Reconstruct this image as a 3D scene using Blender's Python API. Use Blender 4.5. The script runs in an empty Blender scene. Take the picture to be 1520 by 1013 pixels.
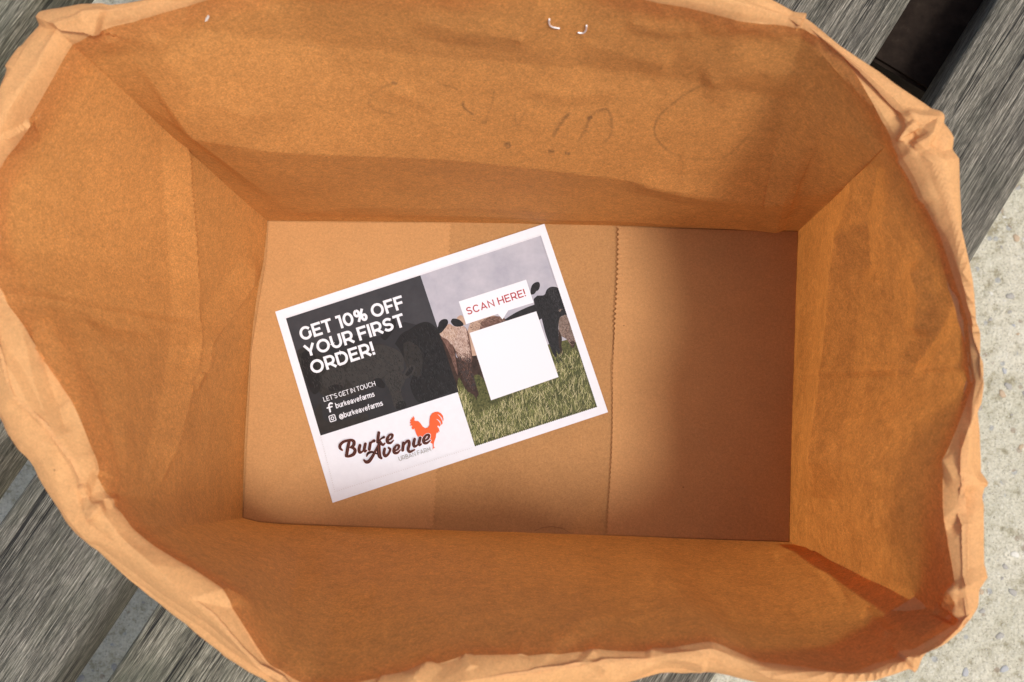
import bpy, bmesh, math, random
import numpy as np
from mathutils import Vector, Matrix
from mathutils.bvhtree import BVHTree
from mathutils.geometry import delaunay_2d_cdt

random.seed(7)
rng = np.random.default_rng(11)
scene = bpy.context.scene
C = scene.collection

# ------------------------------------------------------------------ camera
F_PX, CX, CY = 1350.0, 760.0, 506.5          # focal length and centre in photograph pixels
NADIR = (792.0, 650.0)                       # where "straight down" falls in the picture
CAM_H = 0.471                                # metres above the bag's floor
_d = Vector(((NADIR[0]-CX)/F_PX, -(NADIR[1]-CY)/F_PX, -1.0)).normalized()
_wz = -_d
_wx = (Vector((1, 0, 0)) - _wz * _wz.x).normalized()
_wy = _wz.cross(_wx)
ROT = Matrix((_wx, _wy, _wz))                # camera -> world
CAM = Vector((0, 0, CAM_H))
cam_data = bpy.data.cameras.new('camera')
cam = bpy.data.objects.new('camera', cam_data)
C.objects.link(cam)
cam.matrix_world = Matrix.Translation(CAM) @ ROT.to_4x4()
cam_data.sensor_fit = 'HORIZONTAL'
cam_data.sensor_width = 36.0
cam_data.lens = F_PX / 1520.0 * 36.0
cam_data.clip_start = 0.01
cam_data.clip_end = 200.0
cam_data.dof.use_dof = True
cam_data.dof.focus_distance = 0.455
cam_data.dof.aperture_fstop = 20.0
scene.camera = cam

# ------------------------------------------------------------------ sky, sun, exposure
SUN_FROM = Vector((0.87, -0.49, 0))         # horizontal direction the sun stands in
SUN_EL = math.radians(66)
SUN_FROM.normalize()
sun_vec = Vector((SUN_FROM.x*math.cos(SUN_EL), SUN_FROM.y*math.cos(SUN_EL), math.sin(SUN_EL)))
world = bpy.data.worlds.new('World')
scene.world = world
world.use_nodes = True
wn = world.node_tree
bg = wn.nodes['Background']
sky = wn.nodes.new('ShaderNodeTexSky')
sky.sky_type = 'NISHITA'
sky.sun_disc = False
sky.dust_density = 4.0
sky.ozone_density = 0.6
sky.sun_elevation = SUN_EL
sky.sun_rotation = math.atan2(SUN_FROM.x, SUN_FROM.y)
wn.links.new(sky.outputs[0], bg.inputs[0])
bg.inputs[1].default_value = 0.15
sun_data = bpy.data.lights.new('sun', 'SUN')
sun_data.energy = 2.4
sun_data.angle = math.radians(10.5)
sun_data.color = (1.0, 0.965, 0.91)
sun = bpy.data.objects.new('sun', sun_data)
C.objects.link(sun)
sun.location = (1.2, -0.8, 2.5)
sun.rotation_euler = sun_vec.to_track_quat('Z', 'Y').to_euler()
vs = scene.view_settings
vs.view_transform = 'Standard'
vs.look = 'None'
vs.gamma = 1.0
vs.use_curve_mapping = False
vs.exposure = 0.12
scene.render.engine = 'CYCLES'
scene.cycles.use_denoising = True
scene.cycles.max_bounces = 12
scene.cycles.diffuse_bounces = 8
scene.cycles.transmission_bounces = 8
scene.cycles.transparent_max_bounces = 12
scene.cycles.sample_clamp_indirect = 6.0


def ray(u, v):
    return (ROT @ Vector(((u-CX)/F_PX, -(v-CY)/F_PX, -1.0)))


def P(u, v, z=0.0):
    """point of the place at height z that stands at photograph pixel (u, v)"""
    r = ray(u, v)
    return CAM + r * ((z-CAM_H)/r.z)


def PN(u, v, z):
    """the same for arrays"""
    u = np.asarray(u, float); v = np.asarray(v, float); z = np.asarray(z, float)
    R = np.array(ROT)
    d = np.stack([(u-CX)/F_PX, -(v-CY)/F_PX, -np.ones_like(u)], -1) @ R.T
    t = (z-CAM_H)/d[..., 2]
    return np.array(CAM) + d*t[..., None]


def to_px(p):
    R = np.array(ROT)
    c = (p-np.array(CAM)) @ R
    return np.stack([CX+F_PX*c[..., 0]/-c[..., 2], CY-F_PX*c[..., 1]/-c[..., 2]], -1)


# ------------------------------------------------------------------ object helpers
def empty(name, loc, label=None, cat=None):
    o = bpy.data.objects.new(name, None)
    C.objects.link(o)
    o.location = loc
    o.empty_display_size = 0.02
    if label: o['label'] = label
    if cat: o['category'] = cat
    return o


def world_loc(o):
    p = Vector(o.location)
    while o.parent:
        o = o.parent
        p = p + Vector(o.location)
    return p


def mesh_obj(name, verts, faces, mat, parent=None, smooth=False, label=None, mats=None, midx=None):
    me = bpy.data.meshes.new(name)
    verts = [tuple(map(float, v)) for v in verts]
    if parent is not None and parent.type == 'EMPTY':
        off = world_loc(parent)
        verts = [(v[0]-off.x, v[1]-off.y, v[2]-off.z) for v in verts]
    elif parent is not None:
        off = world_loc(parent)
        verts = [(v[0]-off.x, v[1]-off.y, v[2]-off.z) for v in verts]
    me.from_pydata(verts, [], faces)
    if mat is not None: me.materials.append(mat)
    if smooth:
        me.polygons.foreach_set('use_smooth', [True]*len(me.polygons))
    me.update()
    o = bpy.data.objects.new(name, me)
    C.objects.link(o)
    if parent is not None: o.parent = parent
    if label: o['label'] = label
    return o


# ------------------------------------------------------------------ material helpers
class NT:
    def __init__(self, name):
        self.m = bpy.data.materials.new(name)
        self.m.use_nodes = True
        self.t = self.m.node_tree
        self.out = self.t.nodes['Material Output']
        self.b = self.t.nodes['Principled BSDF']
        self.co = self.n('ShaderNodeTexCoord').outputs['Object']

    def n(self, typ, **kw):
        x = self.t.nodes.new(typ)
        for k, v in kw.items(): setattr(x, k, v)
        return x

    def l(self, a, b): self.t.links.new(a, b)

    def mapping(self, scale=(1, 1, 1), rot=(0, 0, 0), co=None):
        m = self.n('ShaderNodeMapping')
        m.inputs['Scale'].default_value = scale
        m.inputs['Rotation'].default_value = rot
        self.l(co or self.co, m.inputs[0])
        return m.outputs[0]

    def noise(self, scale, detail=4, rough=0.55, co=None, dist=0.0):
        x = self.n('ShaderNodeTexNoise')
        x.inputs['Scale'].default_value = scale
        x.inputs['Detail'].default_value = detail
        x.inputs['Roughness'].default_value = rough
        x.inputs['Distortion'].default_value = dist
        self.l(co or self.co, x.inputs['Vector'])
        return x.outputs[0]

    def voronoi(self, scale, co=None, feature='F1', rnd=1.0):
        x = self.n('ShaderNodeTexVoronoi', feature=feature)
        x.inputs['Scale'].default_value = scale
        x.inputs['Randomness'].default_value = rnd
        self.l(co or self.co, x.inputs['Vector'])
        return x

    def ramp(self, fac, stops, interp='LINEAR'):
        x = self.n('ShaderNodeValToRGB')
        x.color_ramp.interpolation = interp
        e = x.color_ramp.elements
        while len(e) < len(stops): e.new(0.5)
        for i, (p, c) in enumerate(stops):
            e[i].position = p
            e[i].color = (c, c, c, 1) if not isinstance(c, (tuple, list)) else (*c, 1)
        self.l(fac, x.inputs[0])
        return x.outputs[0]

    def mix(self, fac, a, b, mode='MIX'):
        x = self.n('ShaderNodeMix', data_type='RGBA', blend_type=mode)
        for sock, val in ((x.inputs[0], fac), (x.inputs[6], a), (x.inputs[7], b)):
            if isinstance(val, (int, float)): sock.default_value = val
            elif isinstance(val, (tuple, list)): sock.default_value = (*val, 1)
            else: self.l(val, sock)
        return x.outputs[2]

    def math(self, op, a, b=0.0):
        x = self.n('ShaderNodeMath', operation=op)
        for s, v in ((x.inputs[0], a), (x.inputs[1], b)):
            if isinstance(v, (int, float)): s.default_value = v
            else: self.l(v, s)
        return x.outputs[0]

    def bump(self, h, strength, dist):
        x = self.n('ShaderNodeBump')
        x.inputs['Strength'].default_value = strength
        x.inputs['Distance'].default_value = dist
        self.l(h, x.inputs['Height'])
        return x.outputs[0]


def kraft(name, base, trans, fac, fibre_rot=0.0, fibre=(1, 1, 1), mottle=0.5, grain=1.0):
    k = NT(name)
    co = k.mapping(fibre, (0, 0, fibre_rot))
    fine = k.noise(1500, 3, 0.6, co)
    mid = k.noise(700, 4, 0.6, co)
    big = k.noise(38, 4, 0.55)
    # dark bark flecks and pale fibres
    fl = k.voronoi(150)
    fleck = k.ramp(fl.outputs['Distance'], [(0.045, 1.0), (0.075, 0.0)])
    flsel = k.ramp(k.noise(90, 1), [(0.60, 0.0), (0.64, 1.0)])
    fleck = k.math('MULTIPLY', fleck, flsel)
    pf = k.voronoi(420, k.mapping((1, 0.28, 1), (0, 0, 0.7)))
    pale = k.ramp(pf.outputs['Distance'], [(0.07, 1.0), (0.13, 0.0)])
    t1 = k.ramp(fine, [(0.30, 1-0.20*grain), (0.70, 1+0.20*grain)])
    t2 = k.ramp(mid, [(0.32, 1-0.16*grain), (0.68, 1+0.16*grain)])
    t3 = k.ramp(big, [(0.30, 0.95), (0.72, 1.04)])
    col = k.mix(1.0, base, t1, 'MULTIPLY')
    col = k.mix(1.0, col, t2, 'MULTIPLY')
    col = k.mix(1.0, col, t3, 'MULTIPLY')
    col = k.mix(k.math('MULTIPLY', pale, 0.25*grain), col, (0.74, 0.50, 0.27))
    col = k.mix(k.math('MULTIPLY', fleck, 0.75), col, (0.10, 0.055, 0.025))
    k.l(col, k.b.inputs['Base Color'])
    k.b.inputs['Roughness'].default_value = 0.72
    k.b.inputs['Specular IOR Level'].default_value = 0.28
    h = k.math('ADD', k.math('MULTIPLY', fine, 0.5), mid)
    nb = k.bump(h, 0.30*grain, 0.00025)
    k.l(nb, k.b.inputs['Normal'])
    tr = k.n('ShaderNodeBsdfTranslucent')
    cloud = k.noise(260, 5, 0.7)
    cl = k.ramp(cloud, [(0.28, 1.0-mottle), (0.72, 1.0+mottle)])
    cl2 = k.ramp(k.noise(75, 3, 0.6), [(0.3, 0.88), (0.7, 1.12)])
    tcol = k.mix(1.0, k.mix(1.0, trans, cl, 'MULTIPLY'), cl2, 'MULTIPLY')
    tcol = k.mix(1.0, tcol, t1, 'MULTIPLY')
    k.l(tcol, tr.inputs[0])
    k.l(nb, tr.inputs[1])
    ms = k.n('ShaderNodeMixShader')
    ms.inputs[0].default_value = fac
    k.l(k.b.outputs[0], ms.inputs[1])
    k.l(tr.outputs[0], ms.inputs[2])
    k.l(ms.outputs[0], k.out.inputs[0])
    return k.m


KB = (0.635, 0.288, 0.086)
KT = (0.94, 0.36, 0.072)
M_wall = kraft('kraft_paper', KB, KT, 0.28, mottle=0.34)
M_lit_cuff = kraft('kraft_paper_lit_cuff', (0.675, 0.372, 0.150), KT, 0.24, mottle=0.15, grain=0.45)  # same paper as the walls, paler: the rim's bright light is in the colour
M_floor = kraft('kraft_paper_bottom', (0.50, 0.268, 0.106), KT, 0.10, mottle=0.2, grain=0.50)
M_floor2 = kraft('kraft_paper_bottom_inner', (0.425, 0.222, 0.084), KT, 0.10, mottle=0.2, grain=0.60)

# ================================================================== GROUND
def concrete_material():
    k = NT('exposed_concrete')
    sand = k.noise(420, 5, 0.75)
    mid = k.noise(85, 5, 0.65)
    big = k.noise(9, 4, 0.6)
    col = k.ramp(sand, [(0.30, (0.26, 0.235, 0.18)), (0.45, (0.55, 0.52, 0.43)), (0.62, (0.66, 0.63, 0.54))])
    col = k.mix(1.0, col, k.ramp(mid, [(0.32, (0.60, 0.56, 0.45)), (0.45, (0.98, 0.96, 0.90)), (0.7, (1.14, 1.13, 1.10))]), 'MULTIPLY')
    col = k.mix(1.0, col, k.ramp(big, [(0.35, (0.90, 0.90, 0.84)), (0.65, (1.04, 1.03, 1.0))]), 'MULTIPLY')
    v = k.voronoi(95)
    gr = k.ramp(v.outputs['Distance'], [(0.24, 1.0), (0.32, 0.0)])
    sel = k.ramp(v.outputs['Color'], [(0.64, 0.0), (0.68, 1.0)])
    gc = k.ramp(k.noise(37, 1), [(0.35, (0.30, 0.22, 0.15)), (0.48, (0.33, 0.34, 0.35)), (0.6, (0.43, 0.39, 0.29))], 'CONSTANT')
    col = k.mix(k.math('MULTIPLY', k.math('MULTIPLY', gr, sel), 0.65), col, gc)
    gv = k.voronoi(430)
    g1 = k.ramp(gv.outputs['Distance'], [(0.20, 1.0), (0.30, 0.0)])
    g2 = k.ramp(gv.outputs['Color'], [(0.30, (0.20, 0.17, 0.12)), (0.42, (0.60, 0.58, 0.50)), (0.62, (0.36, 0.35, 0.33)), (0.70, (0.74, 0.72, 0.66))], 'CONSTANT')
    col = k.mix(k.math('MULTIPLY', g1, 0.70), col, g2)
    k.l(col, k.b.inputs['Base Color'])
    k.b.inputs['Roughness'].default_value = 0.9
    h = k.math('ADD', k.math('MULTIPLY', sand, 0.4), mid)
    k.l(k.bump(h, 0.9, 0.006), k.b.inputs['Normal'])
    return k.m


M_concrete = concrete_material()
GZ = -0.44
bm = bmesh.new()
bmesh.ops.create_grid(bm, x_segments=40, y_segments=40, size=6.0)
for v in bm.verts: v.co.z = GZ
me = bpy.data.meshes.new('concrete_ground'); bm.to_mesh(me); bm.free()
me.materials.append(M_concrete)
ground = bpy.data.objects.new('concrete_ground', me); C.objects.link(ground)
ground['kind'] = 'structure'
ground['label'] = 'pale speckled exposed aggregate concrete under the bench'


def pebble_mat(name, c):
    k = NT(name)
    k.l(k.ramp(k.noise(500, 4), [(0.3, tuple(x*0.75 for x in c)), (0.7, tuple(min(1, x*1.2) for x in c))]), k.b.inputs['Base Color'])
    k.b.inputs['Roughness'].default_value = 0.75
    return k.m


PEB = [pebble_mat('pebble_blue_grey', (0.36, 0.36, 0.355)), pebble_mat('pebble_grey', (0.33, 0.31, 0.27)),
       pebble_mat('pebble_tan', (0.42, 0.31, 0.2)), pebble_mat('pebble_pale', (0.60, 0.57, 0.49))]
peb_meshes = []
for i in range(8):
    bm = bmesh.new()
    bmesh.ops.create_icosphere(bm, subdivisions=2, radius=1.0)
    ph = [random.uniform(0, 6.3) for _ in range(3)]
    for v in bm.verts:
        a = math.atan2(v.co.y, v.co.x)
        k = 1+0.16*math.sin(2*a+ph[0])+0.10*math.sin(3*a+ph[1])+0.06*math.sin(5*a+ph[2])
        v.co.x *= k; v.co.y *= k*0.8; v.co.z *= 0.30
    for f in bm.faces: f.smooth = True
    me = bpy.data.meshes.new('pebble'); bm.to_mesh(me); bm.free()
    me.materials.append(PEB[(0, 1, 1, 2, 0, 1, 2, 3)[i]])
    peb_meshes.append(me)
for i in range(95):
    u = random.uniform(1405, 1560); v = random.uniform(150, 1060)
    if i > 82: u = random.uniform(120, 240); v = random.uniform(880, 1040)
    p = P(u, v, GZ)
    o = bpy.data.objects.new('pebble', random.choice(peb_meshes)); C.objects.link(o)
    o.parent = ground
    s = random.choice((0.0014, 0.0018, 0.0022, 0.003, 0.0042))
    o.location = (p.x, p.y, GZ+0.0001)
    o.scale = (s, s, s*0.7)
    o.rotation_euler = (0, 0, random.uniform(0, 6.28))

# ================================================================== BENCH
def wood_material(name, tint, seed, green=0.0):
    k = NT(name)
    off = k.n('ShaderNodeVectorMath', operation='ADD')
    off.inputs[1].default_value = (seed*3.7, seed*1.9, 0)
    k.l(k.co, off.inputs[0])
    co = off.outputs[0]
    wob = k.noise(6, 2, 0.5, co)
    sx = k.mapping((0.045, 1, 0.5), co=co)
    grain = k.noise(950, 6, 0.80, sx, 0.03)
    sx2 = k.mapping((0.03, 1, 0.5), co=co)
    broad = k.noise(70, 4, 0.6, sx2, 0.1)
    sx3 = k.mapping((0.07, 1, 0.6), co=co)
    fib = k.noise(1700, 3, 0.75, sx3)
    crk = k.noise(95, 3, 0.6, k.mapping((0.018, 1, 0.5), co=co), 0.08)
    crack = k.ramp(k.math('ABSOLUTE', k.math('SUBTRACT', crk, 0.5)), [(0.0, 1.0), (0.005, 0.8), (0.013, 0.0)])
    cracksel = k.ramp(k.noise(26, 3, 0.6, k.mapping((0.35, 1, 1), co=co)), [(0.46, 0.0), (0.58, 1.0)])
    crack = k.math('MULTIPLY', crack, cracksel)
    col = k.ramp(grain, [(0.32, (0.06, 0.055, 0.045)), (0.46, (0.19, 0.18, 0.155)), (0.58, (0.33, 0.315, 0.28)), (0.72, (0.66, 0.62, 0.55))])
    col = k.mix(1.0, col, k.ramp(broad, [(0.32, 0.62), (0.68, 1.25)]), 'MULTIPLY')
    col = k.mix(1.0, col, k.ramp(fib, [(0.33, 0.45), (0.52, 1.0), (0.70, 1.8)]), 'MULTIPLY')
    hl = k.noise(380, 4, 0.7, k.mapping((0.022, 1, 0.5), co=co), 0.06)
    hair = k.ramp(k.math('ABSOLUTE', k.math('SUBTRACT', hl, 0.5)), [(0.0, 1.0), (0.022, 0.0)])
    col = k.mix(k.math('MULTIPLY', hair, 0.72), col, (0.035, 0.032, 0.027))
    pv = k.voronoi(1150, k.mapping((0.075, 1, 0.5), co=co))
    pfl = k.ramp(pv.outputs['Distance'], [(0.10, 1.0), (0.24, 0.0)])
    col = k.mix(k.math('MULTIPLY', pfl, 0.60), col, (0.60, 0.57, 0.51))
    col = k.mix(1.0, col, tint, 'MULTIPLY')
    blot = k.ramp(k.noise(45, 4, 0.65, k.mapping((0.5, 1, 1), co=co)), [(0.42, 0.0), (0.70, 1.0)])
    col = k.mix(k.math('MULTIPLY', blot, 0.30+0.4*green), col, (0.085, 0.09, 0.06))
    dark = k.ramp(k.noise(17, 3, 0.6, k.mapping((0.4, 1, 1), (0, 0, 0.2), co=co)), [(0.52, 0.0), (0.72, 1.0)])
    col = k.mix(k.math('MULTIPLY', dark, 0.55), col, (0.032, 0.031, 0.028))
    col = k.mix(crack, col, (0.012, 0.011, 0.010))
    k.l(col, k.b.inputs['Base Color'])
    k.b.inputs['Roughness'].default_value = 0.82
    k.b.inputs['Specular IOR Level'].default_value = 0.3
    h = k.math('ADD', grain, k.math('MULTIPLY', fib, 0.45))
    h = k.math('SUBTRACT', h, k.math('MULTIPLY', crack, 1.6))
    h = k.math('SUBTRACT', h, k.math('MULTIPLY', hair, 0.5))
    k.l(k.bump(h, 0.8, 0.0009), k.b.inputs['Normal'])
    return k.m


M_woods = [wood_material('weathered_wood', (0.70, 0.665, 0.59), 1.0), wood_material('weathered_wood_mossy', (0.82, 0.80, 0.68), 2.3, 1.0),
           wood_material('weathered_wood_grey', (0.68, 0.66, 0.60), 4.1, 0.35)]
TOPZ = -0.0004
THICK = 0.044
da = (P(173, 850, TOPZ)-P(68, 1013, TOPZ)).normalized()
db = (P(1488, 0, TOPZ)-P(1380, 161, TOPZ)).normalized()
along = (da+db); along.z = 0; along.normalize()
across = Vector((along.y, -along.x, 0))      # towards the lower right of the picture
across_of = lambda u, v: P(u, v, TOPZ).dot(across)
along_of = lambda u, v, z=TOPZ: P(u, v, z).dot(along)
ang = math.atan2(along.y, along.x)
eB0, eB1 = across_of(0, 772), across_of(72, 1013)
eC0 = across_of(155, 1013)
eD1 = across_of(1353, 0)
eE0, eE1 = across_of(1480, 0), across_of(1520, 266)
wB = eB1-eB0
gap = eC0-eB1
eC1 = eC0+wB
eD0 = eC1+gap
slats = [(across_of(48, 0)-wB, across_of(48, 0), 1), (eB0-gap-wB*0.98, eB0-gap, 0), (eB0, eB1, 2), (eC0, eC1, 1),
         (min(eD0, eD1-wB*0.9), eD1, 0), (eE0, eE1, 0)]
bench_mid = across*((slats[0][0]+slats[-1][1])/2)
bench = empty('slatted_bench', (bench_mid.x, bench_mid.y, GZ), 'weathered grey wooden slatted bench that carries the paper bag', 'bench')
SL = 1.7
for i, (b0, b1, mi) in enumerate(slats):
    w = b1-b0
    # rounded board section, swept with tiny unevenness along its edges
    r = 0.0045
    prof = []
    for cx, cz, a0 in ((w/2-r, -r, 90), (w/2-r, -THICK+r, 0), (-w/2+r, -THICK+r, -90), (-w/2+r, -r, 180)):
        for s in range(6):
            a = math.radians(a0-90*s/5)
            prof.append((cx+r*math.cos(a), cz+r*math.sin(a)))
    NS = 90
    vs_, fs_ = [], []
    ph = [rng.uniform(0, 6.28) for _ in range(4)]
    for j in range(NS+1):
        x = -SL/2+SL*j/NS
        wob = 0.0006*math.sin(17*x+ph[0])+0.0004*math.sin(41*x+ph[1])
        for (y, z) in prof:
            sgn = 1 if y > 0 else -1
            vs_.append((x, y+sgn*wob*0.6, z))
    n = len(prof)
    for j in range(NS):
        for q in range(n):
            a, b = j*n+q, j*n+(q+1) % n
            fs_.append((a, b, b+n, a+n))
    fs_.append(tuple(range(n))); fs_.append(tuple(NS*n+q for q in reversed(range(n))))
    me = bpy.data.meshes.new('slat'); me.from_pydata(vs_, [], fs_)
    me.polygons.foreach_set('use_smooth', [True]*(len(fs_)-2)+[False]*2)
    me.materials.append(M_woods[mi]); me.update()
    bm = bmesh.new(); bm.from_mesh(me); bmesh.ops.recalc_face_normals(bm, faces=bm.faces); bm.to_mesh(me); bm.free()
    o = bpy.data.objects.new('slat', me); C.objects.link(o)
    o.parent = bench
    c = across*((b0+b1)/2)
    o.location = (c.x-bench_mid.x, c.y-bench_mid.y, TOPZ-GZ)
    o.rotation_euler = (0, 0, ang)

k = NT('dark_brown_painted_steel')
k.l(k.ramp(k.noise(140, 4, 0.6), [(0.35, (0.010, 0.006, 0.004)), (0.65, (0.020, 0.013, 0.009)), (0.8, (0.035, 0.027, 0.02))]), k.b.inputs['Base Color'])
k.b.inputs['Roughness'].default_value = 0.8
k.b.inputs['Specular IOR Level'].default_value = 0.12
k.l(k.bump(k.noise(600, 3), 0.3, 0.0006), k.b.inputs['Normal'])
M_steel = k.m


def box_oriented(name, a0, a1, b0, b1, z0, z1, mat, parent, bevel=0.002):
    bm = bmesh.new()
    bmesh.ops.create_cube(bm, size=1.0)
    for v in bm.verts:
        v.co = ((v.co.x+0.5)*(a1-a0)+a0, (v.co.y+0.5)*(b1-b0)+b0, (v.co.z+0.5)*(z1-z0)+z0)
    bmesh.ops.bevel(bm, geom=bm.edges[:], offset=bevel, segments=2, affect='EDGES')
    for v in bm.verts:
        p = along*v.co.x+across*v.co.y
        v.co = (p.x-bench_mid.x, p.y-bench_mid.y, v.co.z-GZ)
    bmesh.ops.recalc_face_normals(bm, faces=bm.faces)
    me = bpy.data.meshes.new(name); bm.to_mesh(me); bm.free(); me.materials.append(mat)
    o = bpy.data.objects.new(name, me); C.objects.link(o); o.parent = parent
    return o


zb = TOPZ-THICK
sa0 = along_of(1325, 106, zb)
bmin, bmax = slats[0][0]+0.01, slats[-1][1]-0.008
for s0 in (sa0, sa0-1.0):
    box_oriented('support_beam', s0, s0+0.12, bmin, bmax, zb-0.04, zb+0.0006, M_steel, bench)
    for q in (bmin+0.03, bmax-0.075):
        box_oriented('leg', s0+0.006, s0+0.05, q, q+0.045, GZ, zb-0.0395, M_steel, bench)

# ================================================================== PAPER BAG
# columns round the bag, clockwise from its far left corner: where each meets the floor, the inner edge of the
# rolled cuff (with its height) and the cuff's outer edge (with its height)
cols = [
    ((397, 328), (106, 64, .176), (58, 20, .188)),
    ((440, 328.5), (150, 42, .180), (95, 10, .192)),
    ((500, 329), (201, 33, .182), (150, -4, .193)),
    ((560, 329.5), (270, 12, .184), (240, -22, .194)),
    ((640, 330), (420, -16, .186), (400, -46, .195)),
    ((760, 332), (650, -28, .187), (640, -58, .196)),
    ((900, 335), (860, -20, .186), (870, -50, .195)),
    ((1000, 338), (1017, 2, .184), (1040, -36, .194)),
    ((1070, 340), (1100, 26, .182), (1130, -18, .193)),
    ((1120, 341), (1190, 46, .180), (1200, 15, .192)),
    ((1155, 342), (1262, 114, .177), (1298, 92, .190)),
    ((1185, 343), (1334, 201, .172), (1390, 174, .188)),
    ((1183, 395), (1370, 256, .174), (1415, 217, .188)),
    ((1181, 450), (1402, 338, .178), (1426, 322, .188)),
    ((1179, 520), (1438, 480, .182), (1452, 484, .189)),
    ((1177, 585), (1452, 565, .182), (1466, 572, .189)),
    ((1175, 645), (1412, 640, .176), (1477, 642, .188)),
    ((1174, 690), (1391, 690, .173), (1482, 704, .187)),
    ((1173, 740), (1393, 786, .172), (1476, 775, .187)),
    ((1172, 778), (1408, 850, .172), (1472, 850, .187)),
    ((1172, 805), (1416, 922, .174), (1462, 905, .187)),
    ((1140, 804), (1356, 962, .178), (1420, 952, .187)),
    ((1080, 802), (1270, 1000, .182), (1335, 1002, .188)),
    ((1010, 799.5), (1130, 990, .182), (1180, 1026, .190)),
    ((955, 797), (1056, 953, .178), (1050, 999, .188)),
    ((900, 795), (960, 965, .177), (985, 1006, .188)),
    ((840, 793), (885, 957, .176), (905, 1034, .189)),
    ((760, 790), (786, 965, .177), (790, 1056, .190)),
    ((680, 788), (688, 970, .178), (670, 1074, .191)),
    ((600, 785), (576, 997, .180), (545, 1080, .192)),
    ((520, 782), (475, 1012, .180), (440, 1056, .191)),
    ((460, 780), (412, 980, .176), (362, 1010, .190)),
    ((415, 778), (352, 893, .172), (275, 936, .188)),
    ((383, 775), (265, 836, .168), (200, 874, .187)),
    ((360, 769), (196, 786, .164), (129, 806, .186)),
    ((361, 720), (159, 741, .166), (85, 769, .187)),
    ((363, 660), (142, 672, .170), (37, 710, .188)),
    ((367, 590), (115, 585, .174), (0, 652, .189)),
    ((371, 530), (72, 510, .177), (-36, 580, .190)),
    ((376, 480), (18, 440, .179), (-58, 480, .191)),
    ((383, 430), (-12, 360, .180), (-62, 370, .191)),
    ((391, 390), (-6, 275, .180), (-48, 240, .191)),
    ((395, 355), (34, 188, .179), (2, 97, .190)),
    ((396.5, 338), (78, 112, .177), (26, 55, .189)),
]
K = len(cols)
SUB = 28
N = K*SUB
corner_idx = [0, 11, 20, 34]
CI = [c*SUB for c in corner_idx]


TENS = 0.45


def spline(keys):
    """closed Hermite curve through key points (rows), chord-length parameter"""
    keys = np.asarray(keys, float)
    d = np.linalg.norm(np.roll(keys[:, :2], -1, 0)-keys[:, :2], axis=1)**0.75+1e-6
    out = []
    for i in range(K):
        p0, p1 = keys[i], keys[(i+1) % K]
        pm, pp = keys[(i-1) % K], keys[(i+2) % K]
        d0, dm, dp = d[i], d[(i-1) % K], d[(i+1) % K]
        m0 = ((p1-p0)/d0*dm+(p0-pm)/dm*d0)/(d0+dm)
        m1 = ((p1-p0)/d0*dp+(pp-p1)/dp*d0)/(d0+dp)
        for s in range(SUB):
            t = s/SUB
            h00, h10 = 2*t**3-3*t**2+1, t**3-2*t**2+t
            h01, h11 = -2*t**3+3*t**2, t**3-t**2
            out.append(h00*p0+h10*d0*m0*TENS+h01*p1+h11*d0*m1*TENS)
    return np.array(out)


base_px = []
for i in range(K):
    a, b = np.array(cols[i][0]), np.array(cols[(i+1) % K][0])
    for s in range(SUB): base_px.append(a+(b-a)*s/SUB)
base_px = np.array(base_px)
inn = spline([(c[1][0], c[1][1], max(c[1][2], c[2][2]-0.005)) for c in cols])
outr = spline([c[2] for c in cols])
B3 = PN(base_px[:, 0], base_px[:, 1], np.zeros(N))
I3 = PN(inn[:, 0], inn[:, 1], inn[:, 2])
O3 = PN(outr[:, 0], outr[:, 1], outr[:, 2])
seg = np.linalg.norm(np.roll(B3, -1, 0)+np.roll(I3, -1, 0)-B3-I3, axis=1)/2
S = np.concatenate([[0], np.cumsum(seg)])[:-1]
PER = seg.sum()


def facets(cell, seed, smin, smax, tmin, tmax):
    """crumpled paper: heights on scattered points joined by flat triangles; returns a sampler over (s, t)"""
    r = np.random.default_rng(seed)
    nx, ny = int((smax-smin)/cell)+2, int((tmax-tmin)/cell)+2
    pts, hs = [], []
    for i in range(nx+1):
        for j in range(ny+1):
            pts.append((smin+(i+r.uniform(-.42, .42))*cell, tmin+(j-0.5+r.uniform(-.42, .42))*cell))
            hs.append(r.normal(0, 1))
    vc, _, fc, ov, _, _ = delaunay_2d_cdt([Vector(p) for p in pts], [], [], 0, 1e-7)
    hs = [hs[o[0]] if o else 0 for o in ov]
    tri = np.array([[vc[i] for i in f] for f in fc if len(f) == 3])
    hh = np.array([[hs[i] for i in f] for f in fc if len(f) == 3])

    def sample(Sg, Tg):
        out = np.zeros_like(Sg)
        for t, h in zip(tri, hh):
            lo, hi = t.min(0), t.max(0)
            m = (Sg >= lo[0]) & (Sg <= hi[0]) & (Tg >= lo[1]) & (Tg <= hi[1])
            if not m.any(): continue
            (x1, y1), (x2, y2), (x3, y3) = t
            den = (y2-y3)*(x1-x3)+(x3-x2)*(y1-y3)
            if abs(den) < 1e-14: continue
            X, Y = Sg[m], Tg[m]
            l1 = ((y2-y3)*(X-x3)+(x3-x2)*(Y-y3))/den
            l2 = ((y3-y1)*(X-x3)+(x1-x3)*(Y-y3))/den
            l3 = 1-l1-l2
            ok = (l1 >= -1e-6) & (l2 >= -1e-6) & (l3 >= -1e-6)
            idx = np.argwhere(m)
            idx = idx[ok]
            out[idx[:, 0], idx[:, 1]] = l1[ok]*h[0]+l2[ok]*h[1]+l3[ok]*h[2]
        return out
    return sample


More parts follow.
